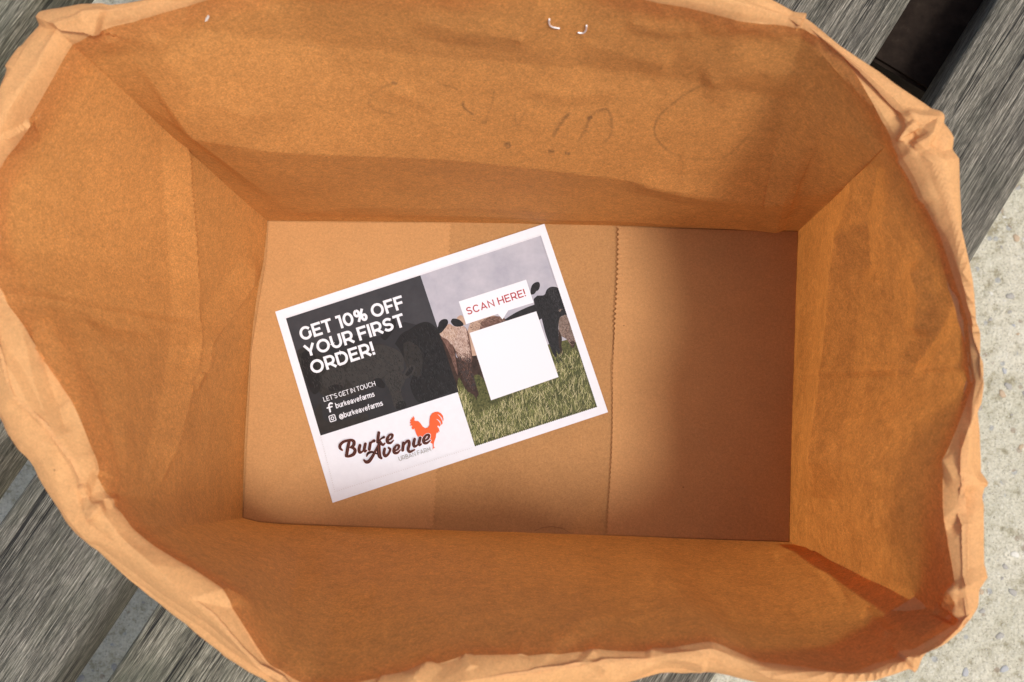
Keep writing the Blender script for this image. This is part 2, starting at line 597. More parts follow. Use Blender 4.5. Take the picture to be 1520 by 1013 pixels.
# ---- whole sheet: wall rows, cuff rows, hanging rows
RW, RC, RH = 120, 48, 12
hang_key = [(0, .012), (8, .008), (11, .005), (17, .006), (19, .022), (21, .034), (22, .030), (23, .014), (24, .004), (30, .004), (33, .006), (36, .010), (40, .012), (44, .012)]
HANG = np.interp(np.arange(N)/SUB, [a for a, _ in hang_key], [b for _, b in hang_key])
rows = []
tpar = []                                     # distance along the sheet
h_c = np.clip(np.linalg.norm((O3-I3)[:, :2], axis=1)*0.30, 0.0018, 0.0070)
drop_key = [(0, .004), (11, .003), (16, .005), (22, .005), (26, .008), (31, .007), (36, .005), (40, .004), (44, .004)]
drop = np.interp(np.arange(N)/SUB, [a for a, _ in drop_key], [b for _, b in drop_key])
for j in range(RW+1):
    t = j/RW
    p = B3+(I3-B3)*t
    rows.append(p); tpar.append(0.185*t)
qc = np.interp(np.arange(N)/SUB, np.arange(0, K+1, 1.5), rng.uniform(0.16, 0.62, len(np.arange(0, K+1, 1.5))))
qc[-SUB:] = np.linspace(qc[-SUB], qc[0], SUB)
dirn = (O3-I3).copy(); dirn[:, 2] = 0
dirn /= np.linalg.norm(dirn, axis=1)[:, None]
for j in range(1, RC+1):
    q = j/RC
    p = I3+(O3-I3)*q
    p[:, 2] += h_c*np.where(q < qc, q/qc, (1-q)/(1-qc))**0.72 - drop*q*q
    rows.append(p); tpar.append(0.185+0.026*q)
for j in range(1, RH+1):
    q = j/RH
    p = O3.copy()
    p[:, 2] -= HANG*q+drop
    p += dirn*(0.0016*math.sin(math.pi*min(1, q*2.2)/2)-0.0035*q)[None] if False else dirn*(0.0010*math.sin(math.pi*q)-0.003*q*q)
    rows.append(p); tpar.append(0.211+0.03*q)
G = np.array(rows)                            # rows x N x 3
T = np.array(tpar)
R_ = len(T)
Sg = np.repeat(S[None, :], R_, 0)
Tg = np.repeat(T[:, None], N, 1)


def normals(G):
    ds = np.roll(G, -1, 1)-np.roll(G, 1, 1)
    dt = np.gradient(G, axis=0)
    n = np.cross(dt, ds)
    n /= (np.linalg.norm(n, axis=2)[..., None]+1e-12)
    return n


NRM = normals(G)                              # points into the bag on the walls, upwards on the cuff
if (NRM[RW+RC//2, :, 2].mean()) < 0: NRM = -NRM

f1 = facets(0.034, 3, -0.04, PER+0.04, -0.02, 0.27)(Sg, Tg)
f2 = facets(0.014, 5, -0.02, PER+0.02, -0.02, 0.27)(Sg, Tg)
f3 = facets(0.0068, 9, -0.01, PER+0.01, 0.15, 0.24)(Sg, Tg)
for f in (f1, f2, f3):                        # blend the ends of the loop
    w = np.clip((Sg-(PER-0.02))/0.02, 0, 1)
    f[:] = f*(1-w)+w*f[:, :1]
wall_w = np.clip(Tg/0.185, 0, 1)
in_cuff = np.clip((Tg-0.172)/0.016, 0, 1)
edge0 = np.clip(Tg/0.02, 0, 1)                # nothing moves at the floor
disp = f1*(0.00022+0.00075*wall_w**2+0.00085*in_cuff)*edge0
disp += f2*(0.00004+0.00016*wall_w**4+0.00056*in_cuff)*edge0
disp += f3*0.00006*in_cuff
# slow swell of the big panels
disp += 0.0012*np.sin(Sg*31+1.0)*np.sin(Tg*22)*edge0*(1-in_cuff)

PX = to_px(G)


def poly_dist(poly):
    """pixel distance and signed side of every sheet point to a crease line"""
    best = np.full(PX.shape[:2], 1e9); side = np.zeros_like(best); tt = np.zeros_like(best)
    L = sum(math.dist(poly[i], poly[i+1]) for i in range(len(poly)-1)); acc = 0
    for a, b in zip(poly[:-1], poly[1:]):
        a = np.array(a, float); b = np.array(b, float)
        ab = b-a; ln = np.linalg.norm(ab)
        w = PX-a
        t = np.clip((w@ab)/ln**2, 0, 1)
        d = np.linalg.norm(w-t[..., None]*ab, axis=2)
        m = d < best
        best[m] = d[m]
        side[m] = np.sign(ab[0]*w[..., 1]-ab[1]*w[..., 0])[m]
        tt[m] = ((acc+t*ln)/L)[m]
        acc += ln
    return best, side, tt


wallmask = (np.arange(R_) <= RW)[:, None]*np.ones((1, N))
cuffmask = (np.arange(R_) > RW-10)[:, None]*np.ones((1, N))*(np.arange(R_) <= RW+RC+3)[:, None]
ss = np.arange(N)
seg_mask = {}
for nm, (a, b) in {'far': (CI[0], CI[1]), 'right': (CI[1], CI[2]), 'near': (CI[2], CI[3]), 'left': (CI[3], N)}.items():
    seg_mask[nm] = ((ss >= a) & (ss < b))[None, :]*np.ones((R_, 1))

cd = np.min([np.abs(((ss-c+N/2) % N)-N/2) for c in CI], axis=0)
corner_taper = np.clip(cd/(1.2*SUB), 0, 1)[None, :]*np.ones((R_, 1))
# (wall, line, millimetres towards the inside, width in pixels, kind)
creases = [
    ('left', [(270, 175), (277, 300), (282, 420), (285, 490), (279, 560), (263, 640), (238, 725)], 2.2, 34, 'step'),
    ('left', [(394, 388), (350, 450), (304, 512), (298, 570)], 2.5, 34, 'step'),
    ('left', [(-10, 428), (60, 440), (140, 458), (283, 490)], 0.30, 10, 'ridge'),
    ('left', [(295, 555), (292, 580)], 0.8, 8, 'ridge'),
    ('right', [(1262, 287), (1252, 400), (1238, 550), (1230, 640), (1222, 740)], 2.0, 34, 'ridge'),
    ('right', [(1176, 560), (1260, 553), (1350, 548), (1458, 540)], 0.55, 9, 'ridge'),
    ('right', [(1300, 230), (1290, 330), (1290, 420)], -1.6, 30, 'ridge'),
    ('right', [(1362, 500), (1372, 440), (1356, 390)], 1.3, 22, 'ridge'),
    ('right', [(1345, 560), (1385, 500), (1420, 430)], -1.2, 20, 'ridge'),
    ('far', [(930, 236), (1050, 258), (1150, 272), (1264, 288)], 1.3, 24, 'ridge'),
    ('far', [(150, 140), (390, 188), (700, 212), (950, 236), (1290, 290)], 10.5, 125, 'ridge'),
    ('right', [(1275, 240), (1252, 400), (1238, 550), (1222, 740)], 4.0, 80, 'ridge'),
    ('far', [(400, 318), (520, 300), (700, 300), (900, 305)], 0.8, 30, 'ridge'),
    ('far', [(610, 22), (700, 42), (790, 53)], 0.55, 26, 'ridge'),
    ('far', [(765, 60), (788, 20), (800, -20)], 0.5, 20, 'ridge'),
    ('far', [(860, 60), (930, 82), (1000, 92)], 0.8, 34, 'ridge'),
    ('far', [(560, 122), (610, 132), (650, 146)], 0.35, 12, 'ridge'),
    ('far', [(780, 122), (845, 136), (920, 128)], 0.35, 13, 'ridge'),
    ('far', [(930, 28), (980, 38), (1040, 40)], 0.5, 16, 'ridge'),
    ('far', [(1040, 120), (1130, 100), (1210, 110)], 0.9, 40, 'ridge'),
    ('far', [(1255, 180), (1290, 210), (1330, 245)], 0.6, 16, 'ridge'),
    ('far', [(150, 60), (200, 54), (250, 62)], 0.6, 24, 'ridge'),
    ('near', [(420, 775), (520, 798), (640, 825), (760, 850)], 0.8, 16, 'step'),
    ('near', [(1150, 832), (1205, 816)], 0.5, 14, 'ridge'),
    ('near', [(1205, 816), (1262, 900)], 0.6, 12, 'ridge'),
    ('near', [(450, 850), (560, 900), (700, 930)], 1.1, 60, 'ridge'),
    ('near', [(1285, 905), (1320, 945)], 0.9, 12, 'ridge'),
]
rw = random.Random(21)
for wall, box, n in (('left', (20, 200, 330, 740), 13), ('far', (260, 20, 1200, 190), 15), ('near', (420, 830, 1180, 940), 11), ('right', (1215, 300, 1400, 860), 12)):
    for _ in range(n):
        x, y = rw.uniform(box[0], box[2]), rw.uniform(box[1], box[3])
        a, L_ = rw.uniform(0, 3.14), rw.uniform(35, 110)
        b = a+rw.uniform(-0.7, 0.7)
        m = (x+math.cos(a)*L_*0.5, y+math.sin(a)*L_*0.5)
        creases.append((wall, [(x, y), m, (m[0]+math.cos(b)*L_*0.5, m[1]+math.sin(b)*L_*0.5)], rw.choice((-1, 1))*rw.uniform(0.12, 0.30), rw.uniform(9, 15), 'ridge'))
for wall, poly, amp, wd, kind in creases:
    d, sd, tt = poly_dist(poly)
    fade = np.clip(np.minimum(tt, 1-tt)*9, 0, 1)
    if kind == 'ridge':
        prof = np.clip(1-d/wd, 0, 1)
    else:
        prof = np.where(sd > 0, np.clip(1-d/wd, 0, 1), np.clip(1-d/(wd*0.22), 0, 1))
    big = wd > 70
    disp += amp*(0.001 if big else 0.0016)*prof*fade*wallmask*seg_mask[wall]*np.clip(Tg/0.012, 0, 1)*(corner_taper if big else 1)*np.clip((0.185-Tg)/0.02, 0, 1)**(1 if big else 0)

cuff_folds = [
    ([(56, 31), (70, 37), (95, 39), (126, 37), (150, 44)], 3.4, 34, 'stepn', 1),
    ([(26, 66), (12, 105)], 1.5, 10, 'ridge', 1),
    ([(44, 178), (28, 190), (0, 205)], 1.8, 22, 'stepn', 1),
    ([(1212, 60), (1270, 112), (1322, 160), (1338, 186)], -3.4, 15, 'ridge', 1),
    ([(1340, 168), (1366, 178), (1380, 182), (1374, 205), (1363, 216)], 2.4, 11, 'ridge', 1),
    ([(1345, 205), (1352, 182)], 2.0, 9, 'ridge', 1),
    ([(1356, 196), (1362, 208)], -2.6, 9, 'ridge', 1),
    ([(1375, 214), (1395, 228), (1415, 222)], -1.6, 14, 'ridge', 1),
    ([(1345, 225), (1368, 258), (1380, 300)], 1.8, 13, 'stepn', 1),
    ([(1186, 40), (1200, 16)], 1.8, 12, 'stepn', 1),
    ([(1437, 640), (1438, 690), (1464, 722), (1466, 780), (1464, 860)], 1.7, 17, 'ridge', 1),
    ([(1464, 722), (1484, 702)], 1.6, 12, 'ridge', 1),
    ([(1392, 674), (1412, 712), (1462, 726)], 1.2, 16, 'ridge', 1),
    ([(1400, 790), (1440, 758), (1460, 728)], -1.5, 18, 'ridge', 1),
    ([(1412, 880), (1440, 870), (1472, 846)], 1.8, 14, 'ridge', 1),
    ([(1396, 890), (1412, 876), (1405, 900), (1428, 928)], 2.4, 11, 'ridge', 1),
    ([(1380, 900), (1430, 926)], -2.4, 10, 'ridge', 1),
    ([(1320, 962), (1356, 990)], 1.6, 13, 'stepn', 1),
    ([(690, 970), (700, 992)], 1.4, 12, 'ridge', 1),
    ([(640, 973), (612, 1010)], 1.4, 20, 'ridge', 1),
    ([(885, 957), (870, 975), (905, 1000)], 1.2, 14, 'ridge', 1),
    ([(958, 966), (1010, 976), (1050, 985)], 1.4, 14, 'ridge', 1),
    ([(112, 722), (120, 742), (138, 772)], 1.8, 14, 'stepn', 1),
    ([(138, 772), (150, 742), (170, 748)], 1.2, 12, 'ridge', 1),
    ([(60, 470), (75, 560), (105, 640)], -1.8, 26, 'ridge', 1),
    ([(0, 600), (60, 650), (110, 720)], -1.2, 26, 'ridge', 1),
    ([(152, 700), (140, 735), (110, 745)], -1.5, 16, 'ridge', 1),
    ([(-30, 480), (20, 560), (60, 640)], 1.1, 18, 'ridge', 1),
]
for poly, amp, wd, kind, _ in cuff_folds:
    d, sd, tt = poly_dist(poly)
    fade = np.clip(np.minimum(tt, 1-tt)*8+0.25, 0, 1)
    if kind == 'ridge':
        prof = np.clip(1-d/wd, 0, 1)
    else:
        prof = np.where(sd < 0, np.clip(1-d/(wd*1.6), 0, 1), np.clip(1-d/(wd*0.16), 0, 1))
    disp += amp*0.001*prof*fade*cuffmask*np.clip((Tg-0.165)/0.012, 0, 1)

G2 = G+NRM*disp[..., None]
G2[0] = G[0]
G2[:RW+1, :, 2] = np.maximum(G2[:RW+1, :, 2], 0.0)

bag_c = P(775, 565, 0)
bag = empty('paper_bag', (bag_c.x, bag_c.y, TOPZ), 'open brown kraft paper bag with rolled rim standing on the wooden bench', 'bag')


def sheet(name, r0, r1, idx, mat, label=None):
    sub = G2[r0:r1+1][:, idx]
    R, Q = sub.shape[:2]
    vv = sub.reshape(-1, 3)
    ff = []
    for i in range(R-1):
        for j in range(Q-1):
            a = i*Q+j
            ff.append((a, a+1, a+Q+1, a+Q))
    o = mesh_obj(name, vv, ff, mat, bag, True, label)
    o.data.set_sharp_from_angle(angle=math.radians(9))
    return o


rng_idx = lambda a, b: [i % N for i in range(a, b+1)]
far_wall = sheet('side_panel', 0, RW, rng_idx(CI[0], CI[1]), M_wall, 'long far side panel with faint marker writing and a staple')
right_wall = sheet('gusset_panel', 0, RW, rng_idx(CI[1], CI[2]), M_wall)
near_wall = sheet('side_panel', 0, RW, rng_idx(CI[2], CI[3]), M_wall)
left_wall = sheet('gusset_panel', 0, RW, rng_idx(CI[3], N), M_wall)
cuff = sheet('rolled_rim', RW, R_-1, rng_idx(0, N), M_lit_cuff, 'rolled crumpled rim of the paper bag')

# doubled paper where the bag's glued seam runs up the near right corner (outside the near panel)
ia, ib = CI[2], CI[2]+int(SUB*0.7)
sub = G2[6:RW-2][:, rng_idx(ia, ib)] - NRM[6:RW-2][:, rng_idx(ia, ib)]*0.0006
R, Q = sub.shape[:2]
ff = [(i*Q+j, i*Q+j+1, i*Q+j+Q+1, i*Q+j+Q) for i in range(R-1) for j in range(Q-1)]
mesh_obj('glued_seam', sub.reshape(-1, 3), ff, M_wall, bag, True)

# ---- the bottom: a panel with two folded flaps glued over it, each with a saw-toothed edge
def edge_lerp(poly, t):
    return np.array([np.interp(t, np.linspace(0, 1, len(poly)), [p[0] for p in poly]), np.interp(t, np.linspace(0, 1, len(poly)), [p[1] for p in poly])])


far_edge = [c[0] for c in cols[0:12]]
near_edge = [c[0] for c in cols[20:35]][::-1]


def y_on(edge, x):
    return float(np.interp(x, [p[0] for p in edge], [p[1] for p in edge]))


def flap(name, left, right, zfun, nx, ny, inset=1.7, label=None, mat=None):
    """left/right: functions of t (0 far .. 1 near) giving the pixel u; v follows the floor's far and near edges"""
    vv, ff = [], []
    for j in range(ny+1):
        t = j/ny
        for i in range(nx+1):
            s = i/nx
            u0, u1 = left(t), right(t)
            u = u0+(u1-u0)*s
            vf, vn = y_on(far_edge, u)+inset, y_on(near_edge, u)-inset
            v = vf+(vn-vf)*t
            vv.append(P(u, v, zfun(s, t)))
    for j in range(ny):
        for i in range(nx):
            a = j*(nx+1)+i
            ff.append((a, a+nx+1, a+nx+2, a+1))
    return mesh_obj(name, vv, ff, mat or M_floor, bag, True, label)


lerp = lambda a, b, t: a+(b-a)*t
left_edge = lambda t: float(np.interp(t, [0, .12, .25, .43, 1], [398.5, 396, 386, 373.5, 361.5]))
right_edge = lambda t: lerp(1184, 1170.5, t)
tri = lambda x: abs((x % 1)-0.5)*2
diag = lambda s, t, k: 0.00050*max(0.0, 1-abs(s*0.60-t)*16)*(1-min(1, abs(t-0.25)*2.2))+0.00012*math.sin(6*s+2*t)*math.sin(5*t)
bump1 = lambda s, t: 0.0003*math.sin(5*s+1)*math.sin(4*t+0.6)
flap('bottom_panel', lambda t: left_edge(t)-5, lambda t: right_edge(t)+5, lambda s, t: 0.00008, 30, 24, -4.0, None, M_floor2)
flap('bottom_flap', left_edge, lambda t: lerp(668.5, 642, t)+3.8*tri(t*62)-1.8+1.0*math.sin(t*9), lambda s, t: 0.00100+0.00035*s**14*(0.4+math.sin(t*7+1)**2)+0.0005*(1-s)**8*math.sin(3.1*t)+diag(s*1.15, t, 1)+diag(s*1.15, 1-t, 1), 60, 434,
     label='left glued flap of the bag bottom with saw-toothed edge')


def ztooth(t):
    a = float(np.interp(t, [0, .3, .36, .46, .56, .7, 1], [4.6, 4.6, 2.2, 4.6, 2.8, 2.8, 3.8]))
    return a*tri(t*62)


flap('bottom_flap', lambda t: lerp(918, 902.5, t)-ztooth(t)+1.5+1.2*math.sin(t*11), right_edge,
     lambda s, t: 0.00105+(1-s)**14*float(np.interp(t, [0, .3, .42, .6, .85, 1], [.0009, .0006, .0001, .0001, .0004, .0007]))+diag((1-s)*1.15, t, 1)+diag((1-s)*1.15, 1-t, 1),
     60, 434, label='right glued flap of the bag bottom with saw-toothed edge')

M_hair = kraft('kraft_fibre', (0.30, 0.15, 0.06), KT, 0.0)
hp = [P(u, v, 0.0005) for u, v in ((794, 788), (806, 783.5), (820, 782), (834, 784.5), (846, 791))]
hv, hf = [], []
for i, p in enumerate(hp):
    for a in range(5): hv.append(p+Vector((0, math.cos(a*1.2566)*0.00013, math.sin(a*1.2566)*0.00013)))
for i in range(len(hp)-1):
    hf += [(i*5+a, i*5+(a+1) % 5, i*5+5+(a+1) % 5, i*5+5+a) for a in range(5)]
mesh_obj('loose_fibre', hv, hf, M_hair, bag, True)

# ---- marker writing that bled through the far panel, staple, paper flecks
dg = bpy.context.evaluated_depsgraph_get()
off = world_loc(bag)


def bvh_of(o):
    me = o.data
    return BVHTree.FromPolygons([Vector(v.co)+off for v in me.vertices], [tuple(p.vertices) for p in me.polygons])


BV = bvh_of(far_wall)


def on_wall(u, v, lift=0.0002):
    r = ray(u, v).normalized()
    h = BV.ray_cast(CAM, r)
    if h[0] is None: return None
    return h[0]-r*lift


def ink_material(alpha):
    k = NT('marker_ink_%d' % int(alpha*100))
    k.b.inputs['Base Color'].default_value = (0.045, 0.05, 0.045, 1)
    k.b.inputs['Roughness'].default_value = 0.8
    tp = k.n('ShaderNodeBsdfTransparent')
    ms = k.n('ShaderNodeMixShader')
    uv = k.n('ShaderNodeUVMap').outputs[0]
    sep = k.n('ShaderNodeSeparateXYZ'); k.l(uv, sep.inputs[0])
    edge = k.math('SUBTRACT', 1.0, k.math('ABSOLUTE', k.math('SUBTRACT', k.math('MULTIPLY', sep.outputs[1], 2.0), 1.0)))
    edge = k.ramp(edge, [(0.0, 0.0), (1.0, 1.0)], 'EASE')
    ends = k.ramp(k.math('MINIMUM', sep.outputs[0], k.math('SUBTRACT', 1.0, sep.outputs[0])), [(0.0, 0.25), (0.12, 1.0)])
    nz = k.ramp(k.noise(500, 4, 0.7), [(0.28, 0.40), (0.60, 1.0)])
    f = k.math('MULTIPLY', k.math('MULTIPLY', k.math('MULTIPLY', edge, nz), ends), alpha*0.52)
    k.l(f, ms.inputs[0]); k.l(tp.outputs[0], ms.inputs[1]); k.l(k.b.outputs[0], ms.inputs[2])
    k.l(ms.outputs[0], k.out.inputs[0])
    return k.m


INK = {a: ink_material(a) for a in (0.16, 0.26, 0.45, 0.62, 0.80)}


def densify(pts, step):
    """smooth curve through traced points"""
    pts = [np.array(p, float) for p in pts]
    out = []
    for i in range(len(pts)-1):
        p0 = pts[max(i-1, 0)]; p1 = pts[i]; p2 = pts[i+1]; p3 = pts[min(i+2, len(pts)-1)]
        n = max(2, int(np.linalg.norm((p2-p1)[:2])/step))
        for s in range(n):
            t = s/n
            out.append(0.5*((2*p1)+(-p0+p2)*t+(2*p0-5*p1+4*p2-p3)*t*t+(-p0+3*p1-3*p2+p3)*t**3))
    out.append(pts[-1])
    return out


def ink(pts, w, alpha):
    pp = densify(pts, 3.0)
    vv, ff, uvs = [], [], []
    n = len(pp)
    for i, p in enumerate(pp):
        a = pp[max(i-1, 0)]; b = pp[min(i+1, n-1)]
        d = (b-a)/(np.linalg.norm(b-a)+1e-9)
        nn = np.array([-d[1], d[0]])
        for q in range(5):
            o = (q/4-0.5)*w*1.35
            h = on_wall(*(p+nn*o))
            if h is None: return
            vv.append(h); uvs.append((i/(n-1), q/4))
    for i in range(n-1):
        for q in range(4):
            a = i*5+q
            ff.append((a, a+1, a+6, a+5))
    o = mesh_obj('pen_mark', vv, ff, INK[alpha], bag, True)
    ul = o.data.uv_layers.new(name='UVMap')
    for lp in o.data.loops: ul.data[lp.index].uv = uvs[lp.vertex_index]


za = lambda pts: [(530+x/3.619, 110+y/3.619) for x, y in pts]
zc = lambda pts: [(930+x/4.343, 100+y/4.343) for x, y in pts]
ink(za([(215, 52), (180, 55), (130, 75), (80, 110), (65, 150), (80, 185), (130, 205), (215, 218)]), 5.0, 0.26)
ink(za([(186, 44), (200, 49), (214, 56)]), 5.5, 0.62)
ink(za([(455, 60), (500, 68), (535, 82), (562, 104)]), 4.0, 0.26)
ink(za([(568, 145), (572, 175), (600, 202), (628, 222)]), 4.6, 0.62)
ink(za([(738, 80), (728, 150), (708, 205), (686, 262)]), 4.0, 0.26)
ink(za([(670, 264), (684, 262), (698, 260)]), 5.0, 0.62)
ink(za([(846, 190), (850, 240), (860, 286), (880, 245), (908, 196)]), 5.0, 0.26)
ink(za([(940, 150), (980, 150), (1020, 175), (1040, 215)]), 4.0, 0.16)
ink(za([(1146, 205), (1110, 245), (1078, 290), (1050, 340)]), 6.4, 0.62)
ink(za([(1188, 370), (1205, 335), (1228, 295), (1250, 238), (1290, 200), (1345, 192), (1366, 250), (1362, 330), (1310, 380)]), 5.2, 0.45)
ink(za([(1236, 240), (1250, 235), (1264, 230)]), 6.4, 0.80)
ink(za([(796, 392), (802, 374), (825, 376)]), 6.5, 0.80)
ink(za([(800, 396), (815, 398), (828, 380)]), 4.0, 0.62)
ink(za([(1026, 416), (1045, 417), (1062, 417)]), 6.0, 0.80)
ink(za([(1114, 425), (1130, 426), (1146, 428)]), 5.5, 0.80)
ink(za([(340, 170), (320, 185), (330, 200)]), 6.0, 0.16)
ink(za([(460, 245), (520, 240), (560, 215)]), 5.0, 0.16)
ink(zc([(515, 105), (440, 140), (375, 178), (280, 250), (205, 325), (180, 400), (200, 470), (265, 535), (330, 570)]), 4.6, 0.45)
ink(zc([(330, 570), (450, 592), (620, 580), (700, 530), (780, 450), (855, 378)]), 5.0, 0.26)


def tube(name, pts, rad, mat, parent, nseg=8):
    vv, ff = [], []
    n = len(pts)
    for i, p in enumerate(pts):
        d = (pts[min(i+1, n-1)]-pts[max(i-1, 0)]).normalized()
        a = d.cross(Vector((0.3, 0.2, 1))).normalized(); b = d.cross(a)
        for q in range(nseg):
            t = 2*math.pi*q/nseg
            vv.append(p+a*math.cos(t)*rad+b*math.sin(t)*rad)
    for i in range(n-1):
        for q in range(nseg):
            ff.append((i*nseg+q, i*nseg+(q+1) % nseg, (i+1)*nseg+(q+1) % nseg, (i+1)*nseg+q))
    ff.append(tuple(range(nseg))); ff.append(tuple((n-1)*nseg+q for q in range(nseg)))
    return mesh_obj(name, vv, ff, mat, parent, True)


k = NT('staple_wire')
k.b.inputs['Base Color'].default_value = (0.83, 0.82, 0.80, 1)
k.b.inputs['Metallic'].default_value = 0.55
k.b.inputs['Roughness'].default_value = 0.42
M_wire = k.m
zs = lambda pts: [(770+x/6.333, y/6.333) for x, y in pts]
for pts in (zs([(288, 178), (286, 225), (315, 255), (385, 270)]), zs([(638, 236), (632, 285), (605, 312), (552, 308)])):
    q = [on_wall(u, v, 0.0007) for u, v in densify(pts, 1.2)]
    q[0] = on_wall(*pts[0], -0.0008)
    tube('staple_leg', [p for p in q if p is not None], 0.00034, M_wire, bag)
k = NT('torn_fibre')
k.b.inputs['Base Color'].default_value = (0.78, 0.72, 0.62, 1)
M_fleck = k.m
pts = [on_wall(u, v, 0.0004) for u, v in ((304, 33), (305, 28), (309, 22), (311, 25), (308, 31))]
mesh_obj('torn_fibre', pts, [(0, 1, 2, 3, 4)], M_fleck, bag)

# ================================================================== POSTCARD
ZC = 0.00150
TH = 0.00038
A_, B_, D_ = P(408.5, 463, ZC+TH), P(808, 332.5, ZC+TH), P(493, 747, ZC+TH)
ax = (B_-A_); CW = ax.length; ax.normalize()
ay = (D_-A_); ay = ay-ax*ay.dot(ax); CHt = ay.length; ay.normalize()
card_c = A_+ax*CW/2+ay*CHt/2
card = empty('postcard', (card_c.x, card_c.y, ZC), 'white bordered discount postcard with cow photo and orange rooster logo lying in the bag', 'card')


def c2w(x, y, z=0.0):
    p = A_+ax*x+ay*y
    return Vector((p.x, p.y, ZC+TH+z))


def px2c(u, v):
    p = P(u, v, ZC+TH)-A_
    return (p.dot(ax), p.dot(ay))


def print_mat(name, c, c2=None, scale=900, rough=0.42):
    k = NT(name)
    if c2:
        k.l(k.ramp(k.noise(scale, 4, 0.65), [(0.32, c), (0.68, c2)]), k.b.inputs['Base Color'])
    else:
        k.b.inputs['Base Color'].default_value = (*c, 1)
    k.b.inputs['Roughness'].default_value = rough
    k.b.inputs['Specular IOR Level'].default_value = 0.18
    return k.m


M_card = print_mat('card_stock', (0.665, 0.71, 0.79), (0.695, 0.74, 0.82), 300)
M_white = print_mat('white_ink', (0.685, 0.73, 0.81))
M_dark = print_mat('print_charcoal', (0.020, 0.021, 0.024), (0.030, 0.031, 0.035), 60)
M_sky = print_mat('print_sky', (0.33, 0.345, 0.42), (0.43, 0.44, 0.51), 75)
M_black = print_mat('print_black', (0.010, 0.011, 0.013), (0.022, 0.022, 0.025), 500)
M_red = print_mat('print_red', (0.33, 0.035, 0.045))
M_orange = print_mat('print_orange', (0.72, 0.115, 0.035))
M_grey = print_mat('print_grey', (0.30, 0.30, 0.30))
M_outline = print_mat('print_outline', (0.42, 0.085, 0.045))
M_ink = print_mat('print_ink', (0.018, 0.009, 0.008))
M_core = print_mat('print_brown', (0.10, 0.030, 0.020))
layer = [0]


def lz():
    layer[0] += 1
    return 4e-6+layer[0]*3.0e-6


def poly_faces(pts2, flipz=0.0):
    """ear-clipped polygon in card coordinates"""
    from mathutils.geometry import tessellate_polygon
    return [tuple(t) for t in tessellate_polygon([[Vector((x, y, 0)) for x, y in pts2]])]


def up_faces(vv, ff):
    out = []
    for f in ff:
        a, b, c = vv[f[0]], vv[f[1]], vv[f[2]]
        nz = (b[0]-a[0])*(c[1]-a[1])-(b[1]-a[1])*(c[0]-a[0])
        out.append(f if nz > 0 else tuple(reversed(f)))
    return out


def printed(name, pts_px, mat, parent=None, in_card=False, label=None):
    pc = pts_px if in_card else [px2c(*p) for p in pts_px]
    z = lz()
    vv = [c2w(x, y, z) for x, y in pc]
    return mesh_obj(name, vv, up_faces(vv, poly_faces(pc)), mat, parent or card, False, label)


def ribbon(pts, widths, z, vv, ff, cap=0.0):
    """flat stroke of varying width through points in card coordinates"""
    pts = [np.array(p, float) for p in pts]
    n = len(pts)
    if cap:
        d = pts[0]-pts[1]; pts[0] = pts[0]+d/(np.linalg.norm(d)+1e-12)*cap
        d = pts[-1]-pts[-2]; pts[-1] = pts[-1]+d/(np.linalg.norm(d)+1e-12)*cap
    L, R = [], []
    for i in range(n):
        if i == 0: d1 = d2 = pts[1]-pts[0]
        elif i == n-1: d1 = d2 = pts[-1]-pts[-2]
        else: d1, d2 = pts[i]-pts[i-1], pts[i+1]-pts[i]
        d1 = d1/(np.linalg.norm(d1)+1e-12); d2 = d2/(np.linalg.norm(d2)+1e-12)
        n1 = np.array([-d1[1], d1[0]]); n2 = np.array([-d2[1], d2[0]])
        m = n1+n2; ln = np.linalg.norm(m)
        if ln < 0.3: m = n1; kk = 1.0
        else: m = m/ln; kk = min(1/max(m@n1, 0.35), 2.2)
        w = widths[i] if hasattr(widths, '__len__') else widths
        L.append(pts[i]+m*w/2*kk); R.append(pts[i]-m*w/2*kk)
    for i in range(n-1):
        zz = z+i*1.2e-7
        b0 = len(vv)
        for q in (L[i], R[i], R[i+1], L[i+1]): vv.append(c2w(q[0], q[1], zz))
        ff.append((b0, b0+1, b0+2)); ff.append((b0, b0+2, b0+3))


# ---- letters: monoline strokes in a unit box (x 0..1 of the letter's width, y 0..1 of the cap height)
def arc(cx, cy, rx, ry, a0, a1, n=18):
    return [(cx+rx*math.cos(math.radians(a0+(a1-a0)*i/n)), cy+ry*math.sin(math.radians(a0+(a1-a0)*i/n))) for i in range(n+1)]


